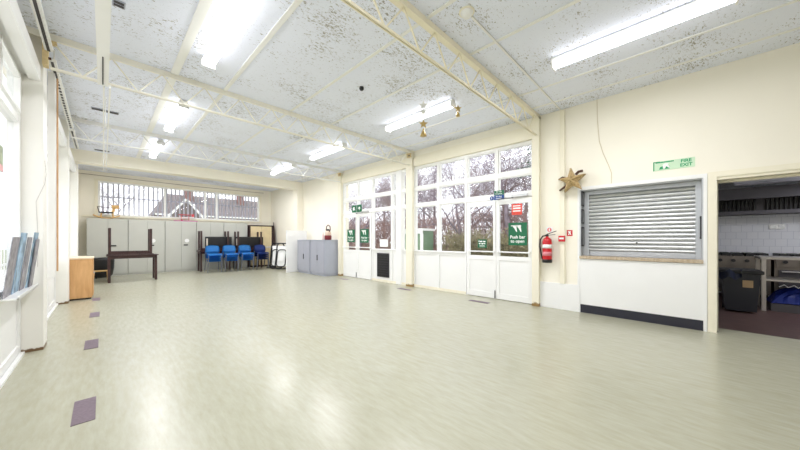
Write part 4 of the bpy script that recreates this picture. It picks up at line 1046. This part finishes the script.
# garden cabin
r = thing('garden_cabin', 'small white framed sage green garden cabin outside the near window', 'shed', (10.0, 8.8, -.1))
MB().box(9.7, 10.4, 8.05, 9.6, -.1, 1.56).build('walls', M_shedgreen, r)
MB().box(9.62, 10.45, 8.0, 9.65, 1.56, 1.66).build('roof', M_white, r)
f = MB()
for y in (8.05, 8.75, 9.47): f.box(9.64, 9.7, y, y+.13, -.1, 1.56)
for z in (-.1, 1.44): f.box(9.65, 9.7, 8.05, 9.6, z, z+.12)
f.build('frame', M_white, r)
MB().box(9.62, 9.66, 8.8, 8.85, .6, .72).build('handle', M_dark, r)
# neighbouring house behind the back window
r = thing('neighbour_house', 'neighbouring house with tiled roof and chimneys behind the high back window', 'house', (5, 28, -.1))
def hp(px, py, Y):    # helper: point in the house plane from plan layout
    return (px, Y, py)
MB().box(2.9, 16.5, 26.4, 31, -.1, 3.1).build('walls', M_brick, r)
b = MB(); zE, zR = 2.95, 4.72
vs = [b.bm.verts.new(v) for v in ((2.5, 26.0, zE), (17, 26.0, zE), (17, 31.4, zE), (2.5, 31.4, zE), (3.4, 28.7, zR), (10.4, 28.7, zR), (16, 28.7, zR-.4))]
for f in ((0, 1, 6, 5, 4), (1, 2, 6), (2, 3, 4, 5, 6), (3, 0, 4), (3, 2, 1, 0)): b.bm.faces.new([vs[k] for k in f])
b.build('roof', M_roof, r)
for x, w in ((4.55, .5), (8.3, .45)):
    c = MB().box(x, x+w, 27.9, 28.4, 4.0, 5.2).box(x-.05, x+w+.05, 27.85, 28.45, 5.05, 5.13).build('chimney', M_brick, r)
    MB().lathe([(.1, 0), (.08, .22)], (x+w/2, 28.15, 5.2), 12).build('chimney_pot', M_brick, c)
b = MB()
vs = [b.bm.verts.new(v) for v in ((3.2, 25.6, 2.8), (5.2, 25.6, 2.8), (4.2, 25.6, 4.0), (3.2, 28.2, 2.8), (5.2, 28.2, 2.8), (4.2, 28.2, 4.0))]
for f in ((0, 1, 2), (5, 4, 3), (0, 2, 5, 3), (1, 4, 5, 2), (0, 3, 4, 1)): b.bm.faces.new([vs[k] for k in f])
b.build('gable', M_roof, r)
MB().bar((3.15, 25.55, 2.75), (4.2, 25.55, 4.06), .06, .14).bar((5.25, 25.55, 2.75), (4.2, 25.55, 4.06), .06, .14).build('bargeboard', M_white, r)
for x in (6.4, 8.4, 10.4):
    w = MB().box(x, x+1.3, 26.3, 26.4, 1.6, 2.8).build('window', M_white, r)
    MB().box(x+.1, x+.6, 26.28, 26.3, 1.7, 2.7).box(x+.7, x+1.2, 26.28, 26.3, 1.7, 2.7).build('pane', mat('dark_pane', (150, 152, 160), .2), w)
MB().box(2.5, 17, 25.92, 26.0, 2.86, 2.98).build('gutter', M_white, r)
# white picket fence outside left glazing
r = thing('picket_fence', 'white picket fence beyond the left glazing', 'fence', (-2.5, 8, -.1))
for k in range(34):
    y = 3+k*.45; MB().box(-2.42, -2.40, y, y+.12, -.1, 1.35).build('picket', M_white, r)
MB().box(-2.46, -2.42, 2.8, 18.4, .25, .33).build('rail', M_white, r); MB().box(-2.46, -2.42, 2.8, 18.4, 1.0, 1.08).build('rail', M_white, r)

# ------------------------------------------------------------------ light
w = bpy.data.worlds.new('overcast_sky'); scene.world = w; w.use_nodes = True
nt = w.node_tree; bg = nt.nodes['Background']
tc = nt.nodes.new('ShaderNodeTexCoord'); n = nt.nodes.new('ShaderNodeTexNoise'); n.inputs['Scale'].default_value = 3; n.inputs['Detail'].default_value = 5
nt.links.new(tc.outputs['Generated'], n.inputs['Vector'])
r = nt.nodes.new('ShaderNodeValToRGB'); r.color_ramp.elements[0].color = (.86, .88, .98, 1); r.color_ramp.elements[1].color = (1, 1, 1, 1)
r.color_ramp.elements[0].position = .35; r.color_ramp.elements[1].position = .65
nt.links.new(n.outputs['Fac'], r.inputs['Fac']); nt.links.new(r.outputs['Color'], bg.inputs['Color'])
bg.inputs['Strength'].default_value = 1.9

def portal(loc, rot, sx, sy):
    l = bpy.data.lights.new('window_portal', 'AREA'); l.shape = 'RECTANGLE'; l.size = sx; l.size_y = sy; l.cycles.is_portal = True
    o = bpy.data.objects.new('window_portal', l); COL.objects.link(o); o.location = loc; o.rotation_euler = rot
portal((XR+.12, 4.95, 1.95), (0, R(90), 0), 2.2, 6.1)
portal((XL-.12, 5.0, 1.8), (0, R(-90), 0), 2.4, 12)
portal((2.43, YB+.32, 2.55), (R(-90), 0, 0), 5.1, 1.2)
# kitchen fill: unseen area light added to brighten the room, no fitting behind it
l = bpy.data.lights.new('kitchen_fill', 'AREA'); l.shape = 'RECTANGLE'; l.size = 1.4; l.size_y = .1; l.energy = 44; l.color = (.92, .94, 1)
o = bpy.data.objects.new('kitchen_fill', l); COL.objects.link(o); o.location = (7.2, -2.6, 2.38)

# ------------------------------------------------------------------ camera
cam = bpy.data.cameras.new('camera'); cam.sensor_width = 36; cam.lens = 290/800*36; cam.shift_y = 14/800; cam.clip_end = 200
co = bpy.data.objects.new('camera', cam); COL.objects.link(co)
co.location = (0, 0, 1.2); co.rotation_euler = (R(90), 0, R(-45.7)); scene.camera = co
for o in bpy.data.objects:
    if '_w' in o: del o['_w']
vs = scene.view_settings; vs.view_transform = 'Standard'; vs.look = 'None'; vs.gamma = 1; vs.use_curve_mapping = False
vs.exposure = 0.46
